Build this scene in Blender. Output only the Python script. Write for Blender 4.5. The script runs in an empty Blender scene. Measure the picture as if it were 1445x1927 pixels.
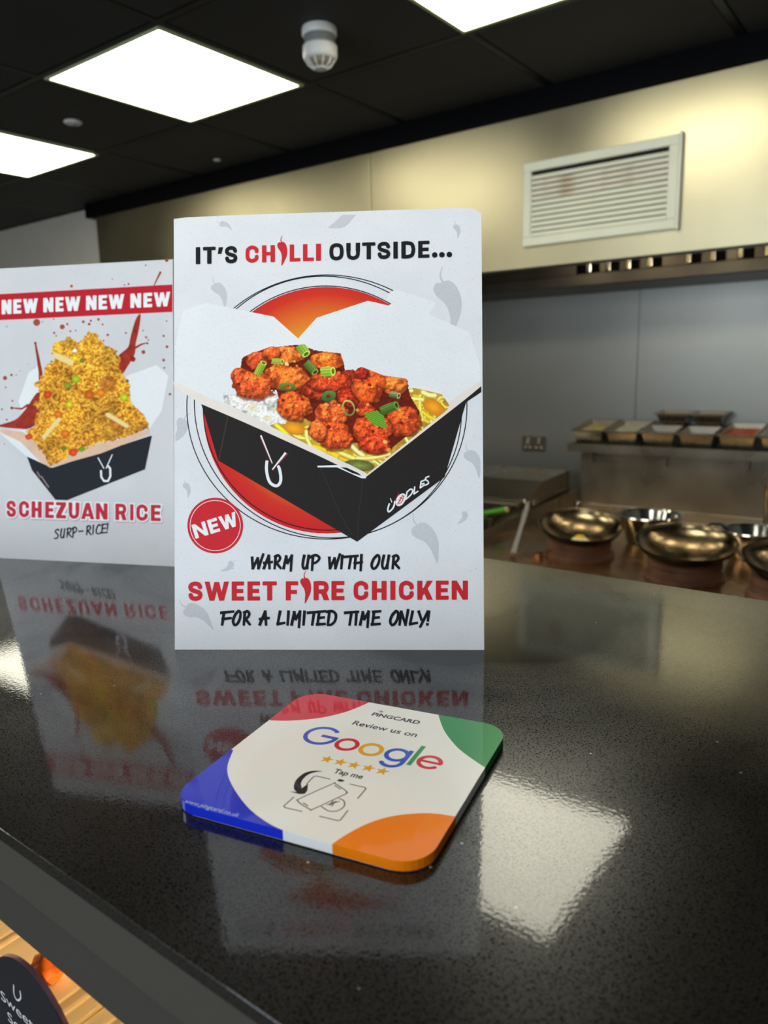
import bpy, bmesh, math, random
import numpy as np
from mathutils import Vector, Matrix, geometry
random.seed(7)
SC = bpy.context.scene
COL = SC.collection
PI = math.pi
# ------------------------------------------------------------------ camera
ZC = 1.5                                   # eye height above the floor
FPX = 1422.48
CR = Vector((0.79795740, 0.60230084, -0.02230898))
CU = Vector((-0.09715038, 0.16506340, 0.98148656))
CF = Vector((-0.59483258, 0.78101714, -0.19022732))
cam_d = bpy.data.cameras.new('camera')
cam = bpy.data.objects.new('camera', cam_d); COL.objects.link(cam)
cam.matrix_world = Matrix.Translation((0, 0, ZC)) @ Matrix((CR, CU, -CF)).transposed().to_4x4()
cam_d.sensor_fit = 'HORIZONTAL'; cam_d.sensor_width = 36.0
cam_d.lens = FPX * 36.0 / 1445.0
cam_d.clip_start = 0.02; cam_d.clip_end = 60
cam_d.dof.use_dof = True
cam_d.dof.focus_distance = 0.535
cam_d.dof.aperture_fstop = 35.44 / 3.0
SC.camera = cam
# ------------------------------------------------------------------ world, light, exposure
SC.view_settings.view_transform = 'Standard'
SC.view_settings.look = 'None'
SC.view_settings.gamma = 1.0
SC.view_settings.exposure = 0.0
SC.view_settings.use_curve_mapping = False
W = bpy.data.worlds.new('world'); SC.world = W; W.use_nodes = True
W.node_tree.nodes['Background'].inputs[0].default_value = (0.75, 0.87, 1.0, 1)
W.node_tree.nodes['Background'].inputs[1].default_value = 0.8
PANEL_L = 8.0                             # radiance of the ceiling light panels
def area(name, loc, rot, sx, sy, power, color):
    d = bpy.data.lights.new(name, 'AREA'); d.shape = 'RECTANGLE'; d.size = sx; d.size_y = sy
    d.energy = power; d.color = color
    o = bpy.data.objects.new(name, d); o.location = loc; o.rotation_euler = rot; COL.objects.link(o); return o
# daylight entering through the shop window on the customer side (behind the camera)
area('window_daylight', (-0.6, -3.42, 1.35), (PI/2, 0, 0), 4.4, 2.0, 122, (0.78, 0.89, 1.0))

# ------------------------------------------------------------------ helpers
def s2l(c):
    if isinstance(c, str):
        c = [int(c[i:i+2], 16) for i in (0, 2, 4)]
    o = []
    for v in c[:3]:
        v = v / 255.0
        o.append(v / 12.92 if v <= 0.04045 else ((v + 0.055) / 1.055) ** 2.4)
    return tuple(o) + (1.0,)
def mat(name, col, rough=0.5, metal=0.0, var=0.0, scale=8.0, rvar=0.0, bump=0.0, bscale=60.0,
        coat=0.0, emit=None, estr=0.0, stretch=None, spec=0.5, trans=0.0, ior=1.45, col2=None, thr=None):
    m = bpy.data.materials.new(name); m.use_nodes = True
    nt = m.node_tree; N = nt.nodes; L = nt.links; b = N['Principled BSDF']
    c = s2l(col) if not (isinstance(col, tuple) and len(col) == 4) else col
    b.inputs['Base Color'].default_value = c
    b.inputs['Roughness'].default_value = rough; b.inputs['Metallic'].default_value = metal
    b.inputs['Specular IOR Level'].default_value = spec
    b.inputs['Coat Weight'].default_value = coat; b.inputs['Coat Roughness'].default_value = 0.04
    b.inputs['Transmission Weight'].default_value = trans; b.inputs['IOR'].default_value = ior
    if emit is not None:
        b.inputs['Emission Color'].default_value = emit; b.inputs['Emission Strength'].default_value = estr
    tc = N.new('ShaderNodeTexCoord'); mp = N.new('ShaderNodeMapping'); L.new(tc.outputs['Object'], mp.inputs[0])
    if stretch: mp.inputs['Scale'].default_value = stretch
    nz = N.new('ShaderNodeTexNoise'); nz.inputs['Scale'].default_value = scale; nz.inputs['Detail'].default_value = 5
    L.new(mp.outputs[0], nz.inputs['Vector'])
    if var > 0 or col2 is not None:
        r = N.new('ShaderNodeValToRGB')
        e = r.color_ramp.elements
        e[0].position, e[1].position = thr if thr else (0.3, 0.7)
        c2 = s2l(col2) if col2 is not None else tuple(min(1, x * (1 + var)) for x in c[:3]) + (1,)
        c1 = c if col2 is not None else tuple(x * (1 - var) for x in c[:3]) + (1,)
        e[0].color, e[1].color = c1, c2
        L.new(nz.outputs['Fac'], r.inputs[0]); L.new(r.outputs[0], b.inputs['Base Color'])
    if rvar > 0:
        mr = N.new('ShaderNodeMapRange'); mr.inputs[1].default_value = .3; mr.inputs[2].default_value = .7
        mr.inputs[3].default_value = max(0.01, rough - rvar); mr.inputs[4].default_value = rough + rvar
        L.new(nz.outputs['Fac'], mr.inputs[0]); L.new(mr.outputs[0], b.inputs['Roughness'])
    if bump > 0:
        n2 = N.new('ShaderNodeTexNoise'); n2.inputs['Scale'].default_value = bscale; n2.inputs['Detail'].default_value = 3
        L.new(mp.outputs[0], n2.inputs['Vector'])
        bp = N.new('ShaderNodeBump'); bp.inputs['Strength'].default_value = bump; bp.inputs['Distance'].default_value = 0.002
        L.new(n2.outputs['Fac'], bp.inputs['Height']); L.new(bp.outputs[0], b.inputs['Normal'])
    return m
def link(name, me, parent=None, loc=None, rot=None):
    o = bpy.data.objects.new(name, me); COL.objects.link(o)
    if parent: o.parent = parent
    if loc is not None: o.location = loc
    if rot is not None: o.rotation_euler = rot
    return o
def obj(name, bm, m, parent=None, loc=None, rot=None, smooth=False):
    me = bpy.data.meshes.new(name)
    bmesh.ops.recalc_face_normals(bm, faces=bm.faces)
    bm.to_mesh(me); bm.free()
    for x in (m if isinstance(m, (list, tuple)) else [m]): me.materials.append(x)
    if smooth:
        me.polygons.foreach_set('use_smooth', [True] * len(me.polygons))
        me.set_sharp_from_angle(angle=math.radians(40))
    return link(name, me, parent, loc, rot)
def thing(name, label, cat, loc=(0, 0, 0), rot=(0, 0, 0), group=None):
    o = bpy.data.objects.new(name, None); COL.objects.link(o); o.empty_display_size = .05
    o.location = loc; o.rotation_euler = rot
    return tag(o, label, cat, group)
def tag(o, label, cat, group=None):
    o['label'] = label; o['category'] = cat
    if group: o['group'] = group
    return o
def struct(o): o['kind'] = 'structure'; return o
def box(bm, a, b, bev=0.0, seg=2, mi=0):
    x0, y0, z0 = a; x1, y1, z1 = b
    v = [bm.verts.new(p) for p in ((x0,y0,z0),(x1,y0,z0),(x1,y1,z0),(x0,y1,z0),(x0,y0,z1),(x1,y0,z1),(x1,y1,z1),(x0,y1,z1))]
    F = [bm.faces.new([v[i] for i in f]) for f in ((3,2,1,0),(4,5,6,7),(0,1,5,4),(1,2,6,5),(2,3,7,6),(3,0,4,7))]
    for f in F: f.material_index = mi
    if bev > 0:
        es = set(e for f in F for e in f.edges)
        bmesh.ops.bevel(bm, geom=list(es), offset=bev, segments=seg, affect='EDGES', profile=0.5)
    return bm
def B(a, b, bev=0.0, seg=2): return box(bmesh.new(), a, b, bev, seg)
def prism(pts, z0, z1, bm=None):
    bm = bm or bmesh.new(); n = len(pts)
    lo = [bm.verts.new((p[0], p[1], z0)) for p in pts]; hi = [bm.verts.new((p[0], p[1], z1)) for p in pts]
    bm.faces.new(lo[::-1]); bm.faces.new(hi)
    for i in range(n): bm.faces.new((lo[i], lo[(i+1) % n], hi[(i+1) % n], hi[i]))
    return bm
def prism_x(pts, x0, x1, bm=None):        # profile in (y,z) extruded along x
    bm = bm or bmesh.new(); n = len(pts)
    lo = [bm.verts.new((x0, p[0], p[1])) for p in pts]; hi = [bm.verts.new((x1, p[0], p[1])) for p in pts]
    bm.faces.new(lo); bm.faces.new(hi[::-1])
    for i in range(n): bm.faces.new((lo[i], hi[i], hi[(i+1) % n], lo[(i+1) % n]))
    return bm
def lathe(prof, n=32, bm=None, c=(0, 0)):
    bm = bm or bmesh.new(); rings = []
    for r, z in prof:
        if r < 1e-6: rings.append([bm.verts.new((c[0], c[1], z))])
        else: rings.append([bm.verts.new((c[0] + r*math.cos(2*PI*i/n), c[1] + r*math.sin(2*PI*i/n), z)) for i in range(n)])
    for a, b in zip(rings, rings[1:]):
        for i in range(n):
            j = (i+1) % n
            if len(a) == 1 and len(b) == 1: continue
            if len(a) == 1: bm.faces.new((a[0], b[i], b[j]))
            elif len(b) == 1: bm.faces.new((a[i], b[0], a[j]))
            else: bm.faces.new((a[i], b[i], b[j], a[j]))
    return bm
def tube(pts, r, n=10, bm=None, cap=True):
    bm = bm or bmesh.new(); pts = [Vector(p) for p in pts]; rings = []
    rs = r if isinstance(r, (list, tuple)) else [r] * len(pts)
    for i, p in enumerate(pts):
        d = (pts[min(i+1, len(pts)-1)] - pts[max(i-1, 0)]).normalized()
        a = d.cross(Vector((0, 0, 1)) if abs(d.z) < .95 else Vector((1, 0, 0))).normalized(); b = d.cross(a)
        rings.append([bm.verts.new(p + (a*math.cos(2*PI*k/n) + b*math.sin(2*PI*k/n)) * rs[i]) for k in range(n)])
    for a, b in zip(rings, rings[1:]):
        for k in range(n): bm.faces.new((a[k], a[(k+1) % n], b[(k+1) % n], b[k]))
    if cap: bm.faces.new(rings[0][::-1]); bm.faces.new(rings[-1])
    return bm
# ---- flat print: pieces of artwork laid on a plane, measured on the photograph and turned into board millimetres
class Frame:
    """a plane: origin, unit axes ex (right), ey (up), en (towards viewer)"""
    def __init__(s, o, ex, ey):
        s.o = Vector(o); s.ex = Vector(ex).normalized(); s.ey = Vector(ey).normalized(); s.en = s.ex.cross(s.ey)
    def matrix(s):
        return Matrix.Translation(s.o + Vector((0, 0, ZC))) @ Matrix((s.ex, s.ey, s.en)).transposed().to_4x4()
    def px(s, x, y):
        d = CF + CR * ((x - 722.5) / FPX) - CU * ((y - 963.5) / FPX)
        t = s.o.dot(s.en) / d.dot(s.en); q = d * t - s.o
        return (q.dot(s.ex), q.dot(s.ey))
    def pxa(s, X, Y):
        d = [CF[i] + CR[i] * ((X - 722.5) / FPX) - CU[i] * ((Y - 963.5) / FPX) for i in range(3)]
        t = s.o.dot(s.en) / sum(d[i] * s.en[i] for i in range(3))
        q = [d[i] * t - s.o[i] for i in range(3)]
        return sum(q[i]*s.ex[i] for i in range(3)), sum(q[i]*s.ey[i] for i in range(3))
def union_mesh(polys, z):
    vs, fs = [], []
    for p in polys:
        b = len(vs); a = 0.0
        for i in range(len(p)):
            x0, y0 = p[i]; x1, y1 = p[(i+1) % len(p)]; a += x0*y1 - x1*y0
        q = p if a > 0 else p[::-1]
        vs += [Vector((x*1000, y*1000)) for x, y in q]; fs.append(list(range(b, b+len(q))))
    V, E, Fc, _, _, of = geometry.delaunay_2d_cdt(vs, [], fs, 0, 1e-4)
    bm = bmesh.new(); bv = [bm.verts.new((v.x/1000, v.y/1000, z)) for v in V]
    for f, o in zip(Fc, of):
        if o:
            try: bm.faces.new([bv[i] for i in f])
            except ValueError: pass
    loose = [v for v in bm.verts if not v.link_faces]
    bmesh.ops.delete(bm, geom=loose, context='VERTS')
    bm.normal_update()
    for f in bm.faces:
        if f.normal.z < 0: f.normal_flip()
    return bm
def printed(name, polys, z, m, parent):
    bm = union_mesh(polys, z); me = bpy.data.meshes.new(name); bm.to_mesh(me); bm.free(); me.materials.append(m)
    return link(name, me, parent)
def circ(c, rx, ry=None, n=48, a0=0, a1=2*PI, rot=0):
    ry = ry or rx; o = []
    for i in range(n + (0 if abs(a1-a0-2*PI) < 1e-6 else 1)):
        a = a0 + (a1-a0)*i/n; x, y = rx*math.cos(a), ry*math.sin(a)
        o.append((c[0] + x*math.cos(rot) - y*math.sin(rot), c[1] + x*math.sin(rot) + y*math.cos(rot)))
    return o
def stroke(pts, w, closed=False, ext=0.0, ends=True):
    """fat polyline as overlapping polygons; w may be (w0,w1)"""
    P = [Vector(p) for p in pts]; n = len(P)
    ws = [w]*n if not isinstance(w, (tuple, list)) else [w[0] + (w[1]-w[0])*i/max(1, n-1) for i in range(n)]
    if ext and not closed:
        P[0] = P[0] + (P[0]-P[1]).normalized()*ext; P[-1] = P[-1] + (P[-1]-P[-2]).normalized()*ext
    out = []
    rng = range(n) if closed else range(n-1)
    for i in rng:
        a, b = P[i], P[(i+1) % n]; wa, wb = ws[i]/2, ws[(i+1) % n]/2
        if (b-a).length < 1e-9: continue
        d = (b-a).normalized(); m = Vector((-d.y, d.x))
        out.append([tuple(a+m*wa), tuple(a-m*wa), tuple(b-m*wb), tuple(b+m*wb)])
    for i in (range(n) if closed else range(1, n-1)):
        out.append(circ(P[i], ws[i]/2*.995, n=14))
    return out
def spline(pts, n=6, closed=False):
    P = [Vector(p) for p in pts]; o = []; N = len(P)
    g = (lambda i: P[i % N]) if closed else (lambda i: P[max(0, min(N-1, i))])
    for i in range(N if closed else N-1):
        a, b, c, d = g(i-1), g(i), g(i+1), g(i+2)
        for k in range(n):
            t = k/n
            o.append(tuple(.5*((2*b) + (c-a)*t + (2*a-5*b+4*c-d)*t*t + (3*b-a-3*c+d)*t**3)))
    if not closed: o.append(tuple(P[-1]))
    return o
def rrect(x0, y0, x1, y1, r=.035, n=3):
    r = min(r, abs(x1-x0)/2.1, abs(y1-y0)/2.1); o = []
    for cx, cy, a in ((x1-r, y1-r, 0), (x0+r, y1-r, PI/2), (x0+r, y0+r, PI), (x1-r, y0+r, 1.5*PI)):
        for k in range(n+1):
            t = a + PI/2*k/n; o.append((cx + r*math.cos(t), cy + r*math.sin(t)))
    return o
# heavy rounded capitals, height 1, width w
def heavy(ch, w, t=.26, h=.215):
    R = rrect; o = []
    def X(u): return t/2 + u*(w-t)
    def Y(v): return h/2 + v*(1-h)
    def st(q, n=5, closed=False): return stroke(spline([(X(a), Y(b)) for a, b in q], n, closed), (t+h)/2*.97, closed)
    if ch == 'I': o += [R(0, 0, w, 1)]
    elif ch == 'T': o += [R(0, 1-h, w, 1), R(w/2-t/2, 0, w/2+t/2, 1)]
    elif ch == 'H': o += [R(0, 0, t, 1), R(w-t, 0, w, 1), R(t*.5, .5-h/2, w-t*.5, .5+h/2)]
    elif ch == 'L': o += [R(0, 0, t, 1), R(0, 0, w, h)]
    elif ch == 'E': o += [R(0, 0, t, 1), R(0, 0, w, h), R(0, 1-h, w, 1), R(0, .5-h/2, w*.93, .5+h/2)]
    elif ch == 'F': o += [R(0, 0, t, 1), R(0, 1-h, w, 1), R(0, .44-h/2, w*.9, .44+h/2)]
    elif ch == 'O': o += st([(0,.35),(0,.65),(.12,.9),(.5,1),(.88,.9),(1,.65),(1,.35),(.88,.1),(.5,0),(.12,.1)], 5, True)
    elif ch == 'C': o += st([(1,.66),(.93,.87),(.5,1),(.1,.88),(0,.68),(0,.32),(.1,.12),(.5,0),(.93,.13),(1,.34)])
    elif ch == 'G': o += st([(1,.7),(.93,.87),(.5,1),(.1,.88),(0,.68),(0,.32),(.1,.12),(.5,0),(.95,.13),(1,.45)]) + [R(w*.5, .4, w, .4+h)]
    elif ch == 'U': o += st([(0,.9),(0,.35),(.12,.1),(.5,0),(.88,.1),(1,.35),(1,.9)]) + [R(0, .5, t, 1), R(w-t, .5, w, 1)]
    elif ch == 'S': o += st([(.99,.74),(.84,.94),(.5,1),(.14,.94),(0,.77),(.12,.6),(.5,.5),(.88,.4),(1,.24),(.86,.06),(.5,0),(.14,.07),(.01,.27)])
    elif ch == 'D': o += [R(0, 0, t, 1)] + st([(.02,1),(.45,1),(.85,.9),(1,.62),(1,.38),(.85,.1),(.45,0),(.02,0)])
    elif ch == 'R': o += [R(0, 0, t, 1)] + st([(.02,1),(.5,1),(.85,.95),(.97,.72),(.85,.5),(.5,.45),(.02,.45)]) + [[(w*.42, .45), (w-t*1.06, 0), (w, 0), (w*.8, .45)]]
    elif ch == 'P': o += [R(0, 0, t, 1)] + st([(.02,1),(.5,1),(.85,.95),(.97,.7),(.85,.45),(.5,.4),(.02,.4)])
    elif ch == 'N': o += [R(0, 0, t, 1), R(w-t, 0, w, 1), [(0, .98), (t*1.0, 1), (w, .02), (w-t, 0)]]
    elif ch == 'W':
        q = t*.94
        o += [[(0, 1), (q, 1), (w*.31+q*.42, 0), (w*.31-q*.55, 0)], [(w*.31-q*.45, 0), (w*.31+q*.45, 0), (w*.5+q*.5, .98), (w*.5-q*.5, .98)],
              [(w*.69-q*.45, 0), (w*.69+q*.45, 0), (w*.5+q*.5, .98), (w*.5-q*.5, .98)], [(w-q, 1), (w, 1), (w*.69+q*.55, 0), (w*.69-q*.42, 0)]]
    elif ch == 'K': o += [R(0, 0, t, 1), [(t*.8, .36), (w-t*1.15, 1), (w, 1), (t*.8, .1)], [(t*.9, .62), (w-t*1.15, 0), (w, 0), (w*.62, .66)]]
    elif ch == 'Z': o += [R(0, 0, w, h), R(0, 1-h, w, 1), [(0, h*.9), (t*1.3, h*.9), (w, 1-h*.9), (w-t*1.3, 1-h*.9)]]
    elif ch == 'A': o += [[(0, 0), (t, 0), (w/2+t*.45, 1), (w/2-t*.5, 1)], [(w-t, 0), (w, 0), (w/2+t*.5, 1), (w/2-t*.45, 1)], R(w*.2, .17, w*.8, .17+h*.8)]
    elif ch == "'": o += [[(w*.25, 1), (w, 1), (w*.6, .63), (0, .63)]]
    elif ch == '.': o += [circ((w/2, w/2), w/2, n=20)]
    return o
# marker-pen capitals: strokes in a unit box
HAND = {
 'W': [[(0,.85),(.06,0)], [(.06,.0),(.5,.8)], [(.5,.8),(.58,.0)], [(.56,0),(1,1.1)]],
 'A': [[(0,0),(.62,1)], [(.62,1),(.72,0)], [(.0,.42),(1.05,.5)]],
 'R': [[(.25,.95),(.08,0)], [(.1,.88),(.6,1),(.9,.8),(.65,.55),(.2,.42)], [(.3,.45),(1,.02)]],
 'M': [[(.0,0),(.3,.95)], [(.3,.95),(.45,.4)], [(.45,.4),(1,1)], [(.97,1),(.85,-.18)]],
 'U': [[(.25,1),(0,.35),(.15,.02),(.5,.05),(.75,.4)], [(.95,1),(.75,.35),(.72,0)]],
 'P': [[(.3,.95),(.2,-.12)], [(.0,.85),(.6,1.02),(1,.8),(.7,.5),(.2,.35)]],
 'I': [[(.7,1),(.3,0)]],
 'T': [[(0,.88),(1,.96)], [(.5,.95),(.35,0)]],
 'H': [[(.15,.9),(.05,0)], [(.85,1.05),(.75,-.15)], [(0,.38),(.95,.5)]],
 'O': [[(.75,1),(.3,.75),(.0,.3),(.2,.0),(.6,.1),(.95,.5),(1,.9),(.75,1.02),(.5,.9)]],
 'F': [[(.25,.9),(.1,0)], [(0,.88),(1,.98)], [(.1,.42),(.8,.5)]],
 'L': [[(.4,1),(.05,.05)], [(.0,.05),(1,.15)]],
 'E': [[(.3,.95),(.1,.02)], [(.15,.95),(1,1)], [(.15,.5),(.85,.55)], [(0,.03),(.95,.07)]],
 'D': [[(.3,.95),(.12,0)], [(.0,.95),(.6,1),(1,.75),(.9,.3),(.5,.02),(.1,.0)]],
 'N': [[(.2,1),(0,0)], [(.2,.95),(.7,0)], [(1,1.1),(.68,-.02)]],
 'Y': [[(.05,1),(.35,.35)], [(1,1),(.2,-.15)]],
 '!': [[(.9,1),(.5,.3)], [(.32,.08),(.3,0)]],
 'S': [[(1,.9),(.6,1),(.2,.75),(.75,.4),(.6,.08),(0,.0)]],
 'C': [[(1,.9),(.6,.98),(.15,.55),(.15,.1),(.6,0),(.95,.12)]],
 '-': [[(0,.48),(1,.52)]],
}
def hand(ch, x0, x1, yb, H, sl=0.0, w=.17):
    """x0,x1 px box, yb baseline px, H height px -> px polygons"""
    o = []
    for s in HAND[ch]:
        q = spline(s, 5) if len(s) > 2 else s
        q = [(x0 + a*(x1-x0-w*H) + w*H/2, yb + sl*(x0-400) - b*(H-w*H) - w*H/2) for a, b in q]
        o += stroke(q, (w*H*1.08, w*H*.9), ext=w*H*.3)
    return o
def heavy_px(ch, x0, x1, base, H, sl=0.0, t=.27, h=.245, shear=0):
    w = (x1-x0)/H
    yb = lambda x: base + sl*(x-400)
    return [[(x0 + a*H + shear*b*H, yb(x0 + a*H) - b*H) for a, b in p] for p in heavy(ch, w, t, h)]
def mapf(F, polys): return [[F.px(*q) for q in p] for p in polys]
def builtin(text, p0, p1, height, F, bold=0.0):
    """builtin font set on a line from px p0 to px p1 of the plane F, height in metres (cap height)"""
    cu = bpy.data.curves.new('txt', 'FONT'); cu.body = text; cu.resolution_u = 4; cu.offset = bold
    ob = bpy.data.objects.new('txt', cu); COL.objects.link(ob)
    dg = bpy.context.evaluated_depsgraph_get(); ev = ob.evaluated_get(dg); me = ev.to_mesh()
    co = [v.co.copy() for v in me.vertices]; fs = [list(p.vertices) for p in me.polygons]
    ev.to_mesh_clear(); bpy.data.objects.remove(ob); bpy.data.curves.remove(cu)
    xs = [c.x for c in co]; x0, x1 = min(xs), max(xs)
    a = Vector(F.px(*p0)) if not isinstance(p0, Vector) else p0
    b = Vector(F.px(*p1)) if not isinstance(p1, Vector) else p1
    d = b-a; s = d.length/(x1-x0); d.normalize(); n = Vector((-d.y, d.x)); sy = height/.70
    return [tuple(a + d*((c.x-x0)*s) + n*(c.y*sy)) for c in co], fs
def text_obj(name, parts, z, m, parent):
    bm = bmesh.new()
    for co, fs in parts:
        vs = [bm.verts.new((x, y, z)) for x, y in co]
        for f in fs:
            try: bm.faces.new([vs[i] for i in f])
            except ValueError: pass
    me = bpy.data.meshes.new(name); bm.to_mesh(me); bm.free(); me.materials.append(m)
    return link(name, me, parent)
# ---- numpy noise for printed food pictures
def vnoise(X, Y, sc, seed):
    rs = np.random.RandomState(seed); g = rs.rand(256, 256)
    x, y = X/sc, Y/sc; xi, yi = np.floor(x).astype(int), np.floor(y).astype(int); fx, fy = x-xi, y-yi
    fx = fx*fx*(3-2*fx); fy = fy*fy*(3-2*fy)
    G = lambda a, b: g[a % 256, b % 256]
    return (G(xi, yi)*(1-fx) + G(xi+1, yi)*fx)*(1-fy) + (G(xi, yi+1)*(1-fx) + G(xi+1, yi+1)*fx)*fy
def fbm(X, Y, sc, seed, o=3):
    r = 0; a = .5; t = 0
    for k in range(o): r = r + a*vnoise(X, Y, sc/2**k, seed+k); t += a; a *= .5
    return r/t
def inpoly(X, Y, P):
    m = np.zeros(X.shape, bool)
    for i in range(len(P)):
        x0, y0 = P[i]; x1, y1 = P[(i+1) % len(P)]
        if y0 == y1: continue
        c = ((Y < y0) != (Y < y1)) & (X < (x1-x0)*(Y-y0)/(y1-y0) + x0); m ^= c
    return m
def over(img, mask, col):
    k = mask[..., None] if mask.ndim == 2 else mask
    img[:] = img*(1-k) + col*k
def C3(h): return np.array([int(h[i:i+2], 16)/255 for i in (0, 2, 4)])
def picture(name, F, x0, y0, x1, y1, step, paint, z, m, parent):
    xs = np.arange(x0, x1+.01, step); ys = np.arange(y0, y1+.01, step); X, Y = np.meshgrid(xs, ys)
    img, al = paint(X, Y); img = np.clip(img, 0, 1)
    lin = np.where(img <= .04045, img/12.92, ((img+.055)/1.055)**2.4)
    A, Bv = F.pxa(X, Y); h, w = X.shape
    co = np.stack([A, Bv, np.full_like(A, z)], -1).reshape(-1, 3)
    idx = np.arange(h*w).reshape(h, w)
    q = np.stack([idx[1:, :-1], idx[1:, 1:], idx[:-1, 1:], idx[:-1, :-1]], -1).reshape(-1, 4)
    keep = (al[:-1, :-1] & al[1:, :-1] & al[:-1, 1:] & al[1:, 1:]).reshape(-1); q = q[keep]
    used = np.unique(q); rm = -np.ones(h*w, int); rm[used] = np.arange(len(used)); q = rm[q]; co = co[used]
    me = bpy.data.meshes.new(name)
    me.vertices.add(len(co)); me.vertices.foreach_set('co', co.ravel())
    me.loops.add(q.size); me.loops.foreach_set('vertex_index', q.ravel())
    me.polygons.add(len(q)); me.polygons.foreach_set('loop_start', np.arange(0, q.size, 4))
    me.polygons.foreach_set('loop_total', np.full(len(q), 4))
    me.update(); ca = me.color_attributes.new('Col', 'FLOAT_COLOR', 'POINT')
    c4 = np.concatenate([lin.reshape(-1, 3)[used], np.ones((len(used), 1))], 1); ca.data.foreach_set('color', c4.ravel())
    me.materials.append(m); me.validate()
    return link(name, me, parent)

# ------------------------------------------------------------------ materials
M = {}
M['steel'] = mat('brushed_steel', (160, 152, 136), .30, .9, var=.10, scale=5, rvar=.06, bump=.02, bscale=30)
M['hood'] = mat('hood_steel', (196, 186, 154), .38, 1.0, var=.16, scale=1.3, rvar=.08, bump=.12, bscale=1.8)
M['darksteel'] = mat('hood_inner_steel', (92, 86, 76), .4, .9, var=.15, scale=6)
M['wallsteel'] = mat('wall_sheet_steel', (176, 176, 170), .42, .85, var=.06, scale=1.5, rvar=.05)
M['pol'] = mat('polished_steel', (205, 203, 198), .12, 1.0, var=.05, scale=20)
M['wok'] = mat('seasoned_wok_steel', (158, 142, 112), .22, 1.0, var=.35, scale=14, rvar=.08)
M['wokout'] = mat('soot_black_wok', (22, 20, 22), .45, .3, var=.3, scale=20)
M['ring'] = mat('rusty_brown_iron', (136, 100, 84), .6, .2, var=.35, scale=12, bump=.2)
M['range'] = mat('greasy_range_steel', (172, 140, 102), .22, .88, var=.5, scale=3.5, rvar=.10)
M['black'] = mat('black_paint', (7, 7, 9), .7, spec=.1)
M['void'] = mat('matt_black_void', (6, 6, 6), .9)
M['tile'] = mat('charcoal_ceiling_tile', (43, 42, 42), .75, var=.12, scale=3, bump=.05, bscale=200)
M['bar'] = mat('black_grid_bar', (14, 14, 15), .5)
M['white'] = mat('white_plastic', (226, 224, 218), .35, var=.02)
M['vent'] = mat('white_painted_vent', (228, 228, 206), .4, var=.03)
M['ventdirt'] = mat('grease_stained_vent', (228, 224, 204), .45, col2=(176, 150, 110), scale=9, thr=(.5, .78), stretch=(1, 1, 4))
M['cream'] = mat('pale_plaster', (205, 198, 184), .7, var=.03)
M['floor'] = mat('grey_floor_tile', (92, 88, 82), .45, var=.1)
M['apron'] = mat('grey_powder_coat', (66, 63, 56), .6, spec=.2, var=.04)
M['apron2'] = mat('darker_grey_powder_coat', (60, 57, 51), .6, spec=.2, var=.04)
M['glass'] = mat('clear_glass', (255, 255, 255), .0, trans=1.0, ior=1.02)
M['panel'] = mat('light_diffuser', (255, 255, 255), .5, emit=(1.0, .965, .78, 1), estr=PANEL_L)
M['frame'] = mat('panel_trim', (205, 215, 170), .4)
M['board'] = mat('foam_board_edge', (236, 238, 240), .5, var=.01)
def paper(name, base, spec, blotch):
    m = mat(name, base, .55, spec=.15); nt = m.node_tree; N, L = nt.nodes, nt.links; b = N['Principled BSDF']
    tc = N.new('ShaderNodeTexCoord')
    def ramp(node, p0, p1, a, c):
        r = N.new('ShaderNodeValToRGB'); r.color_ramp.elements[0].position = p0; r.color_ramp.elements[1].position = p1
        r.color_ramp.elements[0].color = a; r.color_ramp.elements[1].color = c; L.new(node, r.inputs[0]); return r
    n1 = N.new('ShaderNodeTexNoise'); n1.inputs['Scale'].default_value = 900; n1.inputs['Detail'].default_value = 1; L.new(tc.outputs['Object'], n1.inputs[0])
    n2 = N.new('ShaderNodeTexNoise'); n2.inputs['Scale'].default_value = 300; n2.inputs['Detail'].default_value = 2; n2.inputs['Distortion'].default_value = 2.5; L.new(tc.outputs['Object'], n2.inputs[0])
    n3 = N.new('ShaderNodeTexNoise'); n3.inputs['Scale'].default_value = 14; n3.inputs['Detail'].default_value = 6; L.new(tc.outputs['Object'], n3.inputs[0])
    r1 = ramp(n1.outputs['Fac'], .24, .35, (.72, .72, .72, 1), (1, 1, 1, 1))
    r2 = ramp(n2.outputs['Fac'], .215, .27, (.5, .5, .5, 1), (1, 1, 1, 1))
    r3 = ramp(n3.outputs['Fac'], .35, .65, (.93, .935, .945, 1), (1.0, 1.0, 1.0, 1))
    x = N.new('ShaderNodeMix'); x.data_type = 'RGBA'; x.blend_type = 'MULTIPLY'; x.inputs[0].default_value = spec
    L.new(r1.outputs[0], x.inputs[6]); L.new(r2.outputs[0], x.inputs[7])
    y = N.new('ShaderNodeMix'); y.data_type = 'RGBA'; y.blend_type = 'MULTIPLY'; y.inputs[0].default_value = blotch
    L.new(x.outputs[2], y.inputs[6]); L.new(r3.outputs[0], y.inputs[7])
    zc = N.new('ShaderNodeMix'); zc.data_type = 'RGBA'; zc.blend_type = 'MULTIPLY'; zc.inputs[0].default_value = 1
    zc.inputs[6].default_value = s2l(base); L.new(y.outputs[2], zc.inputs[7]); L.new(zc.outputs[2], b.inputs['Base Color'])
    return m
M['paper'] = paper('speckled_print_paper', (229, 231, 237), .8, 1.0)
M['paper2'] = paper('speckled_print_paper_second', (214, 215, 219), .35, .8)
M['flap'] = paper('printed_white_flap', (235, 238, 242), .7, .7)
M['flapin'] = mat('printed_box_inside', (236, 226, 220), .42, var=.03, scale=60)
M['ink'] = mat('black_ink', (22, 24, 27), .55, spec=.15, var=.05, scale=400)
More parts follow.
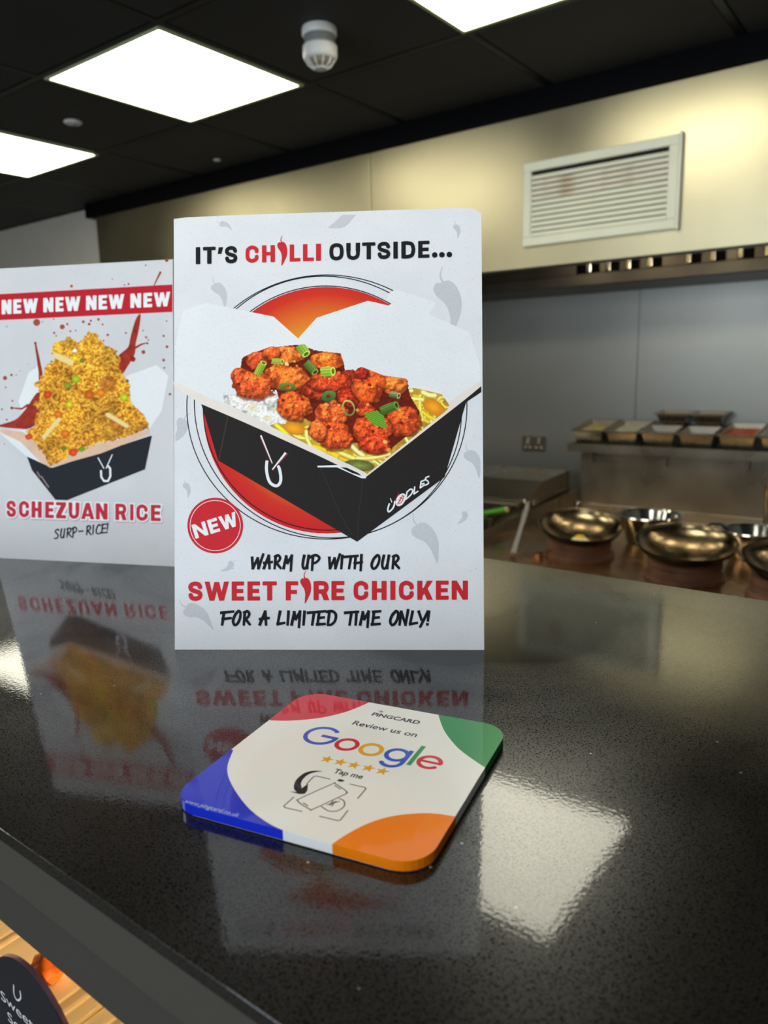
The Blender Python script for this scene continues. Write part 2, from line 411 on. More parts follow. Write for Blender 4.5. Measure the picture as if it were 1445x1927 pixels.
M['box'] = mat('printed_black_box', (38, 34, 34), .55, spec=.15, var=.16, scale=900)
M['box2'] = mat('printed_navy_box', (30, 34, 42), .55, spec=.15, var=.06, scale=300)
M['boxl'] = mat('printed_box_fold', (62, 56, 54), .55, spec=.15)
M['red'] = mat('red_ink', (206, 40, 50), .55, spec=.15, var=.04, scale=500)
M['red2'] = mat('banner_red_ink', (190, 30, 44), .55, spec=.15, var=.03)
M['inkwhite'] = mat('white_ink', (236, 240, 244), .55, spec=.15)
M['pinkedge'] = mat('pale_red_ink_fringe', (240, 200, 205), .55, spec=.15)
M['shadow'] = mat('grey_lavender_ink', (176, 172, 182), .55, spec=.15)
M['chilligrey'] = mat('pale_grey_ink', (198, 201, 209), .55, spec=.15, var=.04, scale=500)
M['chopred'] = mat('chopstick_red_ink', (150, 40, 48), .55, spec=.15)
def gradient(name, c, stops, R):
    m = mat(name, (255, 0, 0), .55, spec=.15); nt = m.node_tree; N, L = nt.nodes, nt.links
    tc = N.new('ShaderNodeTexCoord'); mp = N.new('ShaderNodeMapping'); mp.inputs['Location'].default_value = (-c[0], -c[1], 0)
    L.new(tc.outputs['Object'], mp.inputs[0])
    ln = N.new('ShaderNodeVectorMath'); ln.operation = 'LENGTH'; L.new(mp.outputs[0], ln.inputs[0])
    dv = N.new('ShaderNodeMath'); dv.operation = 'DIVIDE'; dv.inputs[1].default_value = R; L.new(ln.outputs['Value'], dv.inputs[0])
    r = N.new('ShaderNodeValToRGB'); e = r.color_ramp.elements
    e[0].position = stops[0][0]; e[0].color = s2l(stops[0][1]); e[1].position = stops[-1][0]; e[1].color = s2l(stops[-1][1])
    for p, cc in stops[1:-1]: k = e.new(p); k.color = s2l(cc)
    L.new(dv.outputs[0], r.inputs[0]); L.new(r.outputs[0], N['Principled BSDF'].inputs['Base Color']); return m
def vcol(name):
    m = mat(name, (255, 255, 255), .55, spec=.15); nt = m.node_tree
    a = nt.nodes.new('ShaderNodeAttribute'); a.attribute_name = 'Col'
    nt.links.new(a.outputs['Color'], nt.nodes['Principled BSDF'].inputs['Base Color']); return m
M['pict'] = vcol('printed_picture_ink')
def stone():
    m = mat('polished_black_stone', (8, 8, 8), .30, spec=.5, coat=.72); nt = m.node_tree; N, L = nt.nodes, nt.links; b = N['Principled BSDF']
    b.inputs['Coat Roughness'].default_value = .038; b.inputs['Coat IOR'].default_value = 1.5
    tc = N.new('ShaderNodeTexCoord')
    def noise(sc, det=3, dist=0):
        n = N.new('ShaderNodeTexNoise'); n.inputs['Scale'].default_value = sc; n.inputs['Detail'].default_value = det; n.inputs['Distortion'].default_value = dist
        L.new(tc.outputs['Object'], n.inputs[0]); return n.outputs['Fac']
    def rng(x, a, b_, c, d):
        r = N.new('ShaderNodeMapRange'); r.inputs[1].default_value = a; r.inputs[2].default_value = b_; r.inputs[3].default_value = c; r.inputs[4].default_value = d
        L.new(x, r.inputs[0]); return r.outputs[0]
    def mul(x, y):
        q = N.new('ShaderNodeMath'); q.operation = 'MULTIPLY'; L.new(x, q.inputs[0]); L.new(y, q.inputs[1]); return q.outputs[0]
    dots = rng(noise(950, 2), .38, .50, .12, 1.0)          # dark mineral dots without haze
    wipe = rng(noise(3.2, 5, .6), .38, .64, .04, 1.0)       # wiped and unwiped areas of the thin greasy film
    film = mul(dots, wipe)
    L.new(rng(film, 0, 1, .0, .62), b.inputs['Specular IOR Level'])
    cr = N.new('ShaderNodeMix'); cr.data_type = 'RGBA'; cr.inputs[6].default_value = s2l((5, 5, 5)); cr.inputs[7].default_value = s2l((30, 29, 26)); L.new(film, cr.inputs[0])
    vo = N.new('ShaderNodeTexVoronoi'); vo.inputs['Scale'].default_value = 34; L.new(tc.outputs['Object'], vo.inputs[0])
    lt = N.new('ShaderNodeMath'); lt.operation = 'LESS_THAN'; lt.inputs[1].default_value = .024; L.new(vo.outputs['Distance'], lt.inputs[0])
    mx = N.new('ShaderNodeMix'); mx.data_type = 'RGBA'; mx.inputs[7].default_value = s2l((170, 168, 162))
    L.new(lt.outputs[0], mx.inputs[0]); L.new(cr.outputs[2], mx.inputs[6]); L.new(mx.outputs[2], b.inputs['Base Color'])
    bp = N.new('ShaderNodeBump'); bp.inputs['Strength'].default_value = .07; bp.inputs['Distance'].default_value = .0004
    L.new(noise(420, 2), bp.inputs['Height']); L.new(bp.outputs[0], b.inputs['Coat Normal'])
    return m
M['stone'] = stone()

# ------------------------------------------------------------------ setting
CZ = ZC + .983                              # ceiling height
V0 = 2.77
S = struct
S(obj('floor', B((-7, -3.5, -.1), (2.5, 4.05, 0)), M['floor']))
S(obj('wall_left', B((-7.1, -3.5, 0), (-7, 4.05, CZ+.1)), M['cream']))
S(obj('wall_right', B((2.5, -3.5, 0), (2.6, 4.05, CZ+.1)), M['cream']))
wf = S(obj('wall_front', box(box(box(box(bmesh.new(), (-7, -3.6, 0), (-2.9, -3.5, CZ+.1)), (1.7, -3.6, 0), (2.5, -3.5, CZ+.1)),
     (-2.9, -3.6, 0), (1.7, -3.5, .3)), (-2.9, -3.6, 2.4), (1.7, -3.5, CZ+.1)), M['cream']))
win = bmesh.new()
for x in (-2.9, -1.4, .15, 1.62): box(win, (x, -3.58, .3), (x+.08, -3.52, 2.4))
box(win, (-2.9, -3.58, .3), (1.7, -3.52, .37)); box(win, (-2.9, -3.58, 2.33), (1.7, -3.52, 2.4))
S(obj('window_1', win, M['bar']))
wb = S(obj('wall_back', B((-7, 3.95, 0), (2.5, 4.05, CZ+.1)), M['wallsteel']))
x = -7.0
for x0, x1 in ((-3.78, -2.56), (-2.56, -1.345), (-1.345, -.12), (-.12, 1.1), (1.1, 2.3)):
    obj('wall_panel', B((x0+.003, 3.942, .05), (x1-.003, 3.9499, 1.95), .001, 1), M['wallsteel'], wb)
# ceiling: grid bars, tiles, one opening per light
MOD = .6475; GU, GV = -2.595, 1.5375        # a grid corner (light A)
ceil = S(obj('ceiling', B((-7, -3.5, CZ+.03), (2.5, 4.05, CZ+.1)), M['void']))
lights = {(0, 0): 'square ceiling light panel in the middle of the grid, whole in view',
          (-2, 0): 'ceiling light panel cut off by the left edge of the photo',
          (2, 0): 'ceiling light panel at the top edge, nearest the steel hood',
          (0, -3): 'ceiling light panel behind the photographer, the middle one', (3, -3): 'ceiling light panel behind the photographer, to the right', (-3, -3): 'ceiling light panel behind the photographer, to the left'}
LU = {(0, 0): (-2.578, 1.564), (-2, 0): (-3.886, 1.590), (2, 0): (-1.298, 1.559)}
tile_me = None
i0, i1, j0, j1 = -6, 6, -7, 1
bars = None
for i in range(i0, i1+2):
    u = GU + i*MOD
    obj('grid_bar', B((u-.012, -3.5, CZ-.001), (u+.012, V0 if u > -4.15 else 2.84, CZ+.02)), M['bar'], ceil)
for j in range(j0, j1+1):
    v = GV + j*MOD
    obj('grid_bar', B((-7, v-.012, CZ-.0015), (2.5, v+.012, CZ+.02)), M['bar'], ceil)
for i in range(i0-1, i1+2):
    for j in range(j0-1, j1+1):
        if (i, j) in lights: continue
        u, v = GU + i*MOD, GV + j*MOD
        if tile_me is None:
            o = obj('ceiling_tile', B((.015, .015, 0), (MOD-.015, MOD-.015, .015), .003, 1), M['tile'], ceil, (u, v, CZ)); tile_me = o.data
        else: link('ceiling_tile', tile_me, ceil, (u, v, CZ))
for (i, j), lab in lights.items():
    u, v = LU.get((i, j), (GU + i*MOD + .025, GV + j*MOD + .025)); s = .597
    g = 'ceiling light panels behind the photographer' if lab is None else None
    t = thing('ceiling_light', lab or 'square ceiling light panel over the customer side, behind the camera', 'light', (u, v, CZ), group=g)
    fr = bmesh.new(); w = .012
    box(fr, (-w, -w, -.004), (s+w, 0, .02)); box(fr, (-w, s, -.004), (s+w, s+w, .02)); box(fr, (-w, 0, -.004), (0, s, .02)); box(fr, (s, 0, -.004), (s+w, s, .02))
    obj('frame', fr, M['frame'], t)
    obj('diffuser', B((0, 0, -.002), (s, s, .012)), M['panel'], t)
# left wall stub beside the hood and the black bulkhead above it
S(obj('trim_1', B((-7, 2.84, 0), (-4.30, 3.94, CZ)), M['cream']))
S(obj('trim_2', B((-4.29, V0-.02, ZC+.905), (2.5, V0+.25, CZ)), M['black']))

# ------------------------------------------------------------------ extraction hood
hood = thing('extraction_hood', 'long stainless steel extraction hood above the wok range', 'hood', (-4.2, V0, ZC+.357))
HB, HT = 0, .548
def hb(a, b, **k): return B((a[0]+4.2, a[1]-V0, a[2]-.357), (b[0]+4.2, b[1]-V0, b[2]-.357), **k)
for a, b in ((-4.2, -2.143), (-2.143, 1.6)):
    obj('front_panel', hb((a+.002, V0, .357), (b-.002, V0+.012, .903), bev=.002), M['hood'], hood)
obj('side_panel', hb((-4.215, V0, .357), (-4.202, 3.93, .903)), M['hood'], hood)
obj('top_panel', hb((-4.2, V0+.012, .890), (1.6, 3.93, .903)), M['darksteel'], hood)
obj('bottom_lip', hb((-4.2, V0+.012, .357), (1.6, V0+.07, .363)), M['darksteel'], hood)
obj('grease_trough', hb((-4.2, 3.50, .345), (1.6, 3.93, .400), bev=.004), M['darksteel'], hood)
obj('filter_backing', hb((-4.2, 3.56, .40), (1.6, 3.58, .89)), M['void'], hood)
obj('blank_panel', hb((-4.2, 3.50, .40), (-1.50, 3.515, .89)), M['darksteel'], hood)
def vpx(x): return -1.458 + (x-1100)*(.777/345.0)   # along the filter bank
slat_me = None
xs_sl = [1105, 1146, 1187, 1230, 1303, 1347, 1395, 1440, 1520, 1566, 1612, 1660, 1738, 1784, 1830, 1880]
for k, xx in enumerate(xs_sl):
    u = vpx(xx)
    if slat_me is None:
        bm = bmesh.new(); box(bm, (0, 0, 0), (.020, .006, .48), .002, 1); box(bm, (0, .006, 0), (.004, .05, .48))
        o = obj('baffle_slat', bm, M['pol'], hood, (u+4.2, 3.49-V0, .045)); slat_me = o.data
    else: link('baffle_slat', slat_me, hood, (u+4.2, 3.49-V0, .045))
    nx = xs_sl[k+1] if k+1 < len(xs_sl) else xx+45
    if nx - xx < 60: a, b = u+.062, vpx(nx)-.004
    else: a, b = u+.062, vpx(nx)-.004
    obj('baffle_plate', hb((a, 3.50, .40), (b, 3.512, .88)), M['darksteel'], hood)
hlm = mat('hood_lamp_glass', (255, 240, 210), .4, emit=(1.0, .84, .60, 1), estr=26.0)
for k in range(7):
    obj('hood_lamp', lathe([(0, 0), (.045, 0), (.048, .012), (.03, .03), (0, .03)], 24), hlm, hood, (4.2-1.55+.32*k, .36, .150))
# ventilation grille on the hood front
vt = thing('air_vent', 'white slatted air vent set in the steel hood front', 'vent', (-1.403, V0, ZC+.434))
VW, VH = .572, .300
bm = bmesh.new(); f = .033
for a, b in (((0, -.014, 0), (VW, 0, f)), ((0, -.014, VH-f), (VW, 0, VH)), ((0, -.014, f), (f, 0, VH-f)), ((VW-f, -.014, f), (VW, 0, VH-f))): box(bm, a, b, .003, 1)
obj('frame', bm, M['vent'], vt)
obj('hinge_strip', B((VW+.001, -.020, -.004), (VW+.012, 0, VH+.006), .002, 1), M['vent'], vt, loc=(0, 0, 0))
obj('backing', B((f, -.0015, f), (VW-f, -.0005, VH-f-.018)), M['apron'], vt)
obj('gap_shade_plate', B((f, -.0015, VH-f-.018), (VW-f, -.0005, VH-f)), M['void'], vt)  # black plate paints the shade of the open gap above the slats
nS = 12; ih = VH-2*f-.012
for k in range(nS):
    z = f + .012*0 + ih*(k+.5)/nS
    bm = prism_x([(-.0125, -.0076), (-.0110, -.0082), (-.004, .0066), (-.0055, .0074)], f, VW-f)
    obj('slat', bm, M['ventdirt'] if k in (7, 8, 9, 10) else M['vent'], vt, (0, 0, z))
bm = bmesh.new()
for k in range(34): xk = f + (VW-2*f)*(k+.5)/34; box(bm, (xk-.0015, -.010, VH-f-.014), (xk+.0015, -.004, VH-f))
vb = obj('rear_blades', bm, M['apron'], vt)

# ------------------------------------------------------------------ ceiling fittings
det = thing('smoke_detector', 'white round smoke detector with grey band hanging from the ceiling', 'detector', (-1.62, 1.865, CZ-.0), group=None)
obj('base', lathe([(0, 0), (.050, 0), (.052, -.004), (.052, -.020), (.049, -.024), (0, -.024)], 40), M['white'], det, smooth=True)
obj('band', lathe([(0, -.024), (.046, -.024), (.046, -.047), (0, -.047)], 40), mat('grey_plastic', (128, 128, 126), .4), det, smooth=True)
obj('body', lathe([(0, -.047), (.046, -.047), (.051, -.052), (.051, -.078), (.047, -.086), (.044, -.088), (0, -.088)], 40), M['white'], det, smooth=True)
obj('chamber', lathe([(0, -.088), (.036, -.088), (.033, -.096), (.020, -.104), (0, -.106)], 32), mat('beige_mesh', (150, 138, 118), .6), det, smooth=True)
for k in range(10):
    a = 2*PI*k/10
    tb = tube([(.043*math.cos(a), .043*math.sin(a), -.086), (.036*math.cos(a), .036*math.sin(a), -.099), (.020*math.cos(a), .020*math.sin(a), -.109)], .0028, 6)
    obj('rib', tb, M['white'], det)
obj('cap', lathe([(0, -.105), (.019, -.107), (.019, -.112), (0, -.114)], 24), M['white'], det, smooth=True)
sp = thing('ceiling_sensor', 'small flat white disc on the ceiling between two light panels', 'sensor', (-2.935, 1.865, CZ))
obj('disc', lathe([(0, 0), (.034, 0), (.036, -.003), (.030, -.009), (0, -.010)], 32), M['white'], sp, smooth=True)
obj('lens', lathe([(0, -.010), (.013, -.010), (.012, -.014), (0, -.016)], 24), mat('grey_lens', (150, 150, 146), .3), sp, smooth=True)
s2 = thing('pale_ceiling_dot', 'tiny pale dot on the ceiling near the black bulkhead, over the posters', 'pale_dot', (-2.95, 2.62, CZ))  # small white disc drawn for one tiny pale dot
obj('cover', lathe([(0, 0), (.018, 0), (.016, -.004), (0, -.005)], 20), M['white'], s2, smooth=True)

# ------------------------------------------------------------------ wok range
RZ = ZC - .72
rg = thing('wok_range', 'stainless steel wok range with splashback and pan shelf', 'range', (-1.53, 2.35, 0))
def rb(a, b, **k): return B((a[0]+1.53, a[1]-2.35, a[2]+ZC), (b[0]+1.53, b[1]-2.35, b[2]+ZC), **k)
obj('body', rb((-1.53, 2.37, -1.38), (1.3, 3.64, -.75), bev=.004), M['steel'], rg)
obj('hob_top', rb((-1.53, 2.35, -.75), (1.3, 3.644, -.72), bev=.004), M['range'], rg)
sb = thing('splashback_shelf', 'stainless splashback with a long pan shelf fixed behind the wok range', 'shelf', (-1.53, 2.35, 0))
obj('splashback', rb((-1.52, 3.66, -.80), (1.3, 3.68, -.445), bev=.002), M['steel'], sb)
obj('splash_skirting', rb((-1.52, 3.646, -.740), (1.3, 3.66, -.712), bev=.003), M['steel'], sb)
obj('side_upstand', prism_x([(2.5-2.35, RZ), (3.64-2.35, RZ), (3.64-2.35, RZ+.075), (2.5-2.35, RZ+.03)], 0, .006), M['steel'], rg)
sh = bmesh.new()
def bx(bm, a, b, bev=0): box(bm, (a[0]+1.53, a[1]-2.35, a[2]+ZC), (b[0]+1.53, b[1]-2.35, b[2]+ZC), bev, 1)
bx(sh, (-1.565, 3.60, -.445), (1.3, 3.94, -.432)); bx(sh, (-1.565, 3.595, -.447), (1.3, 3.607, -.405)); bx(sh, (-1.565, 3.60, -.445), (-1.553, 3.94, -.405))
obj('pan_shelf', sh, M['steel'], sb)
for lx, lz in ((-1.565, -.405),):
    for k in range(6): pass
for k in range(8):
    obj('bracket', rb((-1.45+.36*k, 3.64, -.50), (-1.446+.36*k, 3.66, -.447)), M['steel'], sb)
ringpos = [(-1.098, 2.65), (-.688, 2.56), (-.352, 2.50), (.06, 2.50)]
for k, (u, v) in enumerate(ringpos):
    R_ = .118
    bm = lathe([(R_+.012, 0), (R_+.012, .012), (R_, .016), (R_-.003, .040), (R_+.002, .044), (R_-.001, .068), (R_-.014, .070), (R_-.016, .018), (R_-.004, 0), (R_+.012, 0)], 48)
    obj('burner_ring', bm, M['ring'], rg, (u+1.53, v-2.35, RZ), smooth=True)
    bm = lathe([(0, .0), (R_-.02, 0), (R_-.02, .006), (.03, .010), (.03, .03), (0, .032)], 32)
    obj('burner', bm, M['black'], rg, (u+1.53, v-2.35, RZ), smooth=True)
for (px, py) in ((-1.20, 2.52), (-1.17, 2.56)):
    obj('valve_knob', lathe([(0, 0), (.014, 0), (.018, .006), (.017, .022), (.01, .028), (0, .029)], 20), mat('brass', (216, 170, 130), .25, 1.0), rg, (px+1.53, py-2.35, RZ), smooth=True)
obj('steel_knob', lathe([(0, 0), (.012, 0), (.012, .03), (.02, .036), (.021, .052), (.014, .06), (0, .062)], 20), M['pol'], rg, (-1.42+1.53, 3.40-2.35, RZ), smooth=True)
# woks: shallow bowls leaning towards the counter
def wok_bm(R, h, inner, n=48):
    pr = []; m = 10; t = .004
    for k in range(m+1):
        a = k/m; r = R*math.sin(a*PI/2*.92)/math.sin(PI/2*.92); pr.append((r, h*(1-math.cos(a*PI/2*.92))/(1-math.cos(PI/2*.92))))
    return pr
def wok(label, u, v, R, h, tilt, tdir, grp, hand=None):
    t = thing('wok', label, 'wok', (u, v, RZ+.062), group=grp)
    ax = Vector((-math.sin(tdir), math.cos(tdir), 0))
    t.rotation_mode = 'QUATERNION'
    from mathutils import Quaternion
    t.rotation_quaternion = Quaternion(ax, tilt)
    pr = wok_bm(R, h, 0)
    outer = [(r, z-.003) if r > 0 else (0, -.003) for r, z in pr]; outer[-1] = (R+.002, h)
    obj('outside', lathe(outer, 48), M['wokout'], t, smooth=True)
    inn = [(max(0, r), z) for r, z in pr]
    obj('inside', lathe(inn + [(R+.0025, h+.001)], 48), M['wok'], t, smooth=True)
    if hand is not None:
        for s in hand:
            c, sn = math.cos(s), math.sin(s); tx, ty = -sn, c
            pts = [((R+o_)*c + tx*w_, (R+o_)*sn + ty*w_, h+z_) for o_, w_, z_ in ((-.005, -.035, -.004), (.015, -.03, .004), (.026, 0, .008), (.015, .03, .004), (-.005, .035, -.004))]
            obj('loop_handle', tube(pts, .005, 8), M['wokout'], t, smooth=True)
    return t
vd = math.atan2(-.79, .60)      # horizontal direction from the range towards the counter stand point
wok('seasoned wok on the burner at the left end of the range, yellow egg inside', *ringpos[0], .152, .062, .20, vd, 'woks on the burner rings')
wok('wok on the middle burner, with a dark loop handle at its right', *ringpos[1], .160, .066, .17, vd-.3, 'woks on the burner rings', [vd+PI/2+.55])
wok('wok at the right edge of the photo, mostly cut off', *ringpos[2], .152, .062, .15, vd, 'woks on the burner rings')
eg = bmesh.new()
obj_e = thing('egg', 'yellow and white cooked egg lying in the left wok', 'egg', (-1.068, 2.585, RZ+.068))
obj('egg_white', lathe([(0, .0), (.030, .002), (.033, .006), (.022, .016), (0, .019)], 24), mat('egg_white', (244, 238, 190), .3), obj_e, smooth=True)
obj('yolk', lathe([(0, .012), (.019, .012), (.0185, .019), (.013, .024), (0, .026)], 20), mat('egg_yolk', (246, 200, 50), .25), obj_e, smooth=True)
# steel mixing bowls
def steel_bowl(label, u, v, r1, r0, h):
    t = thing('steel_bowl', label, 'bowl', (u, v, RZ), group='stainless bowls on the range')
    obj('body', lathe([(0, 0), (r0-.004, 0), (r0, .004), (r1*.97, h-.012), (r1-.002, h-.004), (r1-.005, h-.005), (r0-.004, .006), (0, .004)], 48), M['pol'], t, smooth=True)
    obj('rim', lathe([(r1-.006, h-.006), (r1-.003, h), (r1+.007, h), (r1+.009, h-.003), (r1+.006, h-.006), (r1-.006, h-.006)], 48), M['pol'], t, smooth=True)
steel_bowl('deep tapered stainless bowl behind the two left woks', -.940, 2.97, .118, .082, .120)
steel_bowl('stainless bowl at the right, behind the gap beside the middle wok', -.555, 2.95, .112, .075, .105)
# swivel tap at the right
tp = thing('wok_tap', 'chrome tap standing at the back of the range, right edge', 'tap', (-.615, 3.50, RZ))
obj('post', lathe([(0, 0), (.022, 0), (.022, .01), (.012, .014), (.012, .15), (.015, .155), (.015, .19), (0, .195)], 20), M['pol'], tp, smooth=True)
obj('spout', tube([(0, 0, .175), (.06, -.08, .18), (.10, -.16, .172), (.105, -.175, .15)], .009, 10), M['pol'], tp, smooth=True)
# pans on the shelf
def gn_pan(label, u, v, z, w, l, h, fill, fh, grp, tilt=0):
    t = thing('food_pan', label, 'pan', (u, v, z), (math.radians(tilt), 0, 0), group=grp)
    bm = bmesh.new(); ti = .022; th = .003
    def rect(x0, y0, x1, y1, zz): return [bm.verts.new(p) for p in ((x0, y0, zz), (x1, y0, zz), (x1, y1, zz), (x0, y1, zz))]
    e = .010
    rs = [rect(-e, -e, w+e, l+e, h-.006), rect(-e, -e, w+e, l+e, h), rect(.002, .002, w-.002, l-.002, h), rect(ti, ti, w-ti, l-ti, .003),]
    for a, b in zip(rs, rs[1:]):
        for k in range(4): bm.faces.new((a[k], a[(k+1) % 4], b[(k+1) % 4], b[k]))
    bm.faces.new(rs[-1])
    o = rect(ti-.002, ti-.002, w-ti+.002, l-ti+.002, 0); o2 = rect(0, 0, w, l, h-.006)
    bm.faces.new(o[::-1])
    for k in range(4): bm.faces.new((o[k], o[(k+1) % 4], o2[(k+1) % 4], o2[k])); bm.faces.new((o2[k], o2[(k+1) % 4], rs[0][(k+1) % 4], rs[0][k]))
    obj('tray', bm, M['steel'], t)
    if fill is not None:
        k = fh/h; d = ti*(1-k)+.001; bm = bmesh.new(); n = 10
        g = [[bm.verts.new((d + (w-2*d)*i/n, d + (l-2*d)*j/n, fh + (random.uniform(-.006, .008) if 0 < i < n and 0 < j < n else 0))) for i in range(n+1)] for j in range(n+1)]
        for j in range(n):
            for i in range(n): bm.faces.new((g[j][i], g[j][i+1], g[j+1][i+1], g[j+1][i]))
        obj('contents', bm, fill, t, smooth=True)
    return t
m_b = mat('pale_yellow_food', (206, 190, 140), .6, var=.2, scale=60); m_w = mat('chopped_onion', (214, 214, 196), .6, var=.15, scale=60)
m_d = mat('dark_sauce', (16, 11, 9), .6); m_r = mat('orange_red_sauce', (196, 82, 48), .35, var=.2, scale=50)
G1 = 'food pans in the row along the range shelf'
SZ = ZC - .432
uu = [(-1.545, m_b, .075, 'food pan at the left end of the shelf, pale yellow contents'),
      (-1.372, m_w, .075, 'second food pan from the left, whitish contents'),
      (-1.199, m_d, .062, 'food pan of dark sauce in front of the raised pans, left one'),
      (-1.026, m_d, .050, 'food pan of dark sauce in front of the raised pans, right one'),
      (-.853, m_r, .072, 'food pan with orange-red sauce on the shelf'),
      (-.680, m_w, .050, 'food pan right of the orange-red sauce, at the photo edge'),
      (-.507, m_b, .050, 'food pan past the right edge of the photo')]
for u, fm, fh, lab in uu: gn_pan(lab, u, 3.625, SZ, .148, .155 if fm is m_d else .25, .095, fm, fh, G1, 8)
obj('pan_rest', rb((-1.56, 3.745, -.432), (1.3, 3.755, -.417)), M['steel'], sb)
rk = thing('pan_rack', 'raised steel rack behind the row of food pans', 'rack', (-1.203, 3.80, SZ))
bm = bmesh.new(); box(bm, (0, 0, .106), (.33, .14, .111)); 
for a in (0, .322): box(bm, (a, 0, 0), (a+.008, .14, .106))
obj('frame', bm, M['darksteel'], rk)
G2 = 'food pans on the raised rack'
gn_pan('raised food pan behind the dark sauce pans, left one', -1.195, 3.808, SZ+.112, .145, .120, .060, None, 0, G2, 4)
gn_pan('raised food pan behind the dark sauce pans, right one', -1.030, 3.808, SZ+.112, .145, .120, .060, None, 0, G2, 4)
# wall socket
so = thing('wall_socket', 'brushed steel double socket on the wall left of the shelf', 'socket', (-1.99, 3.942, ZC-.500), group=None)
spl = obj('plate', B((0, -.008, 0), (.146, 0, .086), .002, 1), M['steel'], so)
for k in range(2):
    x_ = .012 + k*.068
    for a, b in (((.020, .045), (.028, .062)), ((.005, .020), (.018, .028)), ((.034, .020), (.047, .028))):
        obj('pin_hole', B((x_+a[0], -.0095, a[1]), (x_+b[0], -.008, b[1])), mat('white_insert', (236, 230, 214), .4), spl)
    obj('switch', B((x_+.022, -.011, .066), (x_+.034, -.008, .078), .001, 1), M['white'], spl)

# ------------------------------------------------------------------ fryer on the left with utensils
fz = ZC
fr = thing('fryer', 'stainless steel fryer standing left of the wok range', 'fryer', (-2.6, 2.8, 0))
def fb(a, b, **k): return B((a[0]+2.6, a[1]-2.8, a[2]+ZC), (b[0]+2.6, b[1]-2.8, b[2]+ZC), **k)
obj('body', prism_x([(2.82-2.8, .12), (3.60-2.8, .12), (3.60-2.8, ZC-.62), (2.82-2.8, ZC-.70)], 0, 1.05), M['steel'], fr)
obj('rear_housing', prism_x([(3.14-2.8, ZC-.665), (3.60-2.8, ZC-.665), (3.60-2.8, ZC-.545), (3.30-2.8, ZC-.56), (3.14-2.8, ZC-.63)], 0, 1.045), M['steel'], fr)
obj('housing_lip', fb((-2.6, 3.08, -.655), (-1.575, 3.13, -.637), bev=.004), M['steel'], fr)
bm = bmesh.new(); X0, X1, Y0, Y1, ZB, ZT = -2.55, -1.60, 2.83, 3.07, -.72, -.655
for a, b in (((X0, Y0, ZB), (X1, Y0+.01, ZT)), ((X0, Y1-.01, ZB), (X1, Y1, ZT)), ((X0, Y0+.01, ZB), (X0+.01, Y1-.01, ZT)), ((X1-.01, Y0+.01, ZB), (X1, Y1-.01, ZT)), ((X0+.01, Y0+.01, ZB), (X1-.01, Y1-.01, ZB+.01))):
    box(bm, (a[0]+2.6, a[1]-2.8, a[2]+ZC), (b[0]+2.6, b[1]-2.8, b[2]+ZC), .001, 1)
obj('tank', bm, M['darksteel'], fr)
obj('front_panel', fb((-2.6, 2.80, -1.3), (-1.553, 2.82, -.655), bev=.003), mat('olive_tinted_steel', (108, 100, 84), .35, .9, var=.15), fr)
obj('edge_strip', fb((-1.566, 2.792, -1.3), (-1.550, 2.80, -.652)), mat('warm_steel_edge', (160, 138, 124), .3, .9), fr)
for a in ((-2.58, 2.83), (-1.60, 2.83), (-2.58, 3.56), (-1.60, 3.56)):
    obj('leg', fb((a[0], a[1], -1.5), (a[0]+.03, a[1]+.03, -1.38)), M['steel'], fr)
for a in ((-1.5, 2.42), (1.24, 2.42), (-1.5, 3.6), (1.24, 3.6)):
    obj('leg', rb((a[0], a[1], -1.5), (a[0]+.04, a[1]+.04, -1.38)), M['steel'], rg)
so_ = thing('spring_onion', 'green spring onion stalk with a pale cut end on the fryer', 'vegetable', (-1.521, 2.87, ZC-.630))
obj('stalk', tube([(-.16, .0, -.034), (-.08, .0, -.014), (-.03, -.0, -.002), (.0, .0, .008)], [.012, .014, .014, .014], 12), mat('spring_onion_green', (86, 170, 40), .35, var=.15, scale=30), so_, smooth=True)
obj('cut_end', tube([(.0, 0, .008), (.005, 0, .0095)], .0135, 14), mat('pale_cut', (226, 200, 140), .5), so_)
la = thing('ladle', 'long pale steel utensil leaning between fryer and wok', 'utensil', (-1.268, 2.445, ZC-.70))
pa, pb = Vector((0, 0, 0)), Vector((-.170, .460, .100))
obj('handle', tube([pa + (pb-pa)*k/6 for k in range(7)], [.012, .010, .009, .009, .010, .011, .010], 12), mat('light_grey_steel', (214, 212, 208), .35, .6), la, smooth=True)
obj('handle_tip', tube([pa - (pb-pa).normalized()*.025, pa], [.011, .013], 12), mat('brown_tip', (120, 82, 66), .4), la, smooth=True)
obj('bowl', lathe([(0, 0), (.02, .002), (.038, .014), (.042, .028), (.040, .028), (.034, .015), (0, .003)], 24), M['pol'], la, loc=(pb.x-.01, pb.y+.03, pb.z-.015), smooth=True)

# ------------------------------------------------------------------ serving counter and its heated display
CT = ZC - .224
ct = thing('serving_counter', 'polished black stone serving counter with grey front', 'counter', (-4.5, .154, 0))
def cb(a, b, **k): return B((a[0]+4.5, a[1]-.154, a[2]+ZC), (b[0]+4.5, b[1]-.154, b[2]+ZC), **k)
obj('worktop', cb((-4.5, .154, -.231), (1.6, .754, -.224), bev=.0004), M['stone'], ct)
obj('substrate', cb((-4.5, .172, -.2545), (1.6, .73, -.2315)), M['black'], ct)
obj('fascia', cb((-4.5, .1545, -.2575), (1.6, .170, -.2315), bev=.0008), M['apron'], ct)
obj('lower_fascia', cb((-4.5, .1550, -.2850), (1.6, .170, -.2577), bev=.0008), M['apron2'], ct)
obj('rear_panel', cb((-4.5, .70, -1.40), (1.6, .73, -.2545)), M['steel'], ct)
obj('display_shelf', cb((-4.5, .175, -.415), (1.6, .70, -.405)), M['steel'], ct)
obj('base_cabinet', cb((-4.5, .162, -1.40), (1.6, .70, -.62)), M['apron2'], ct)
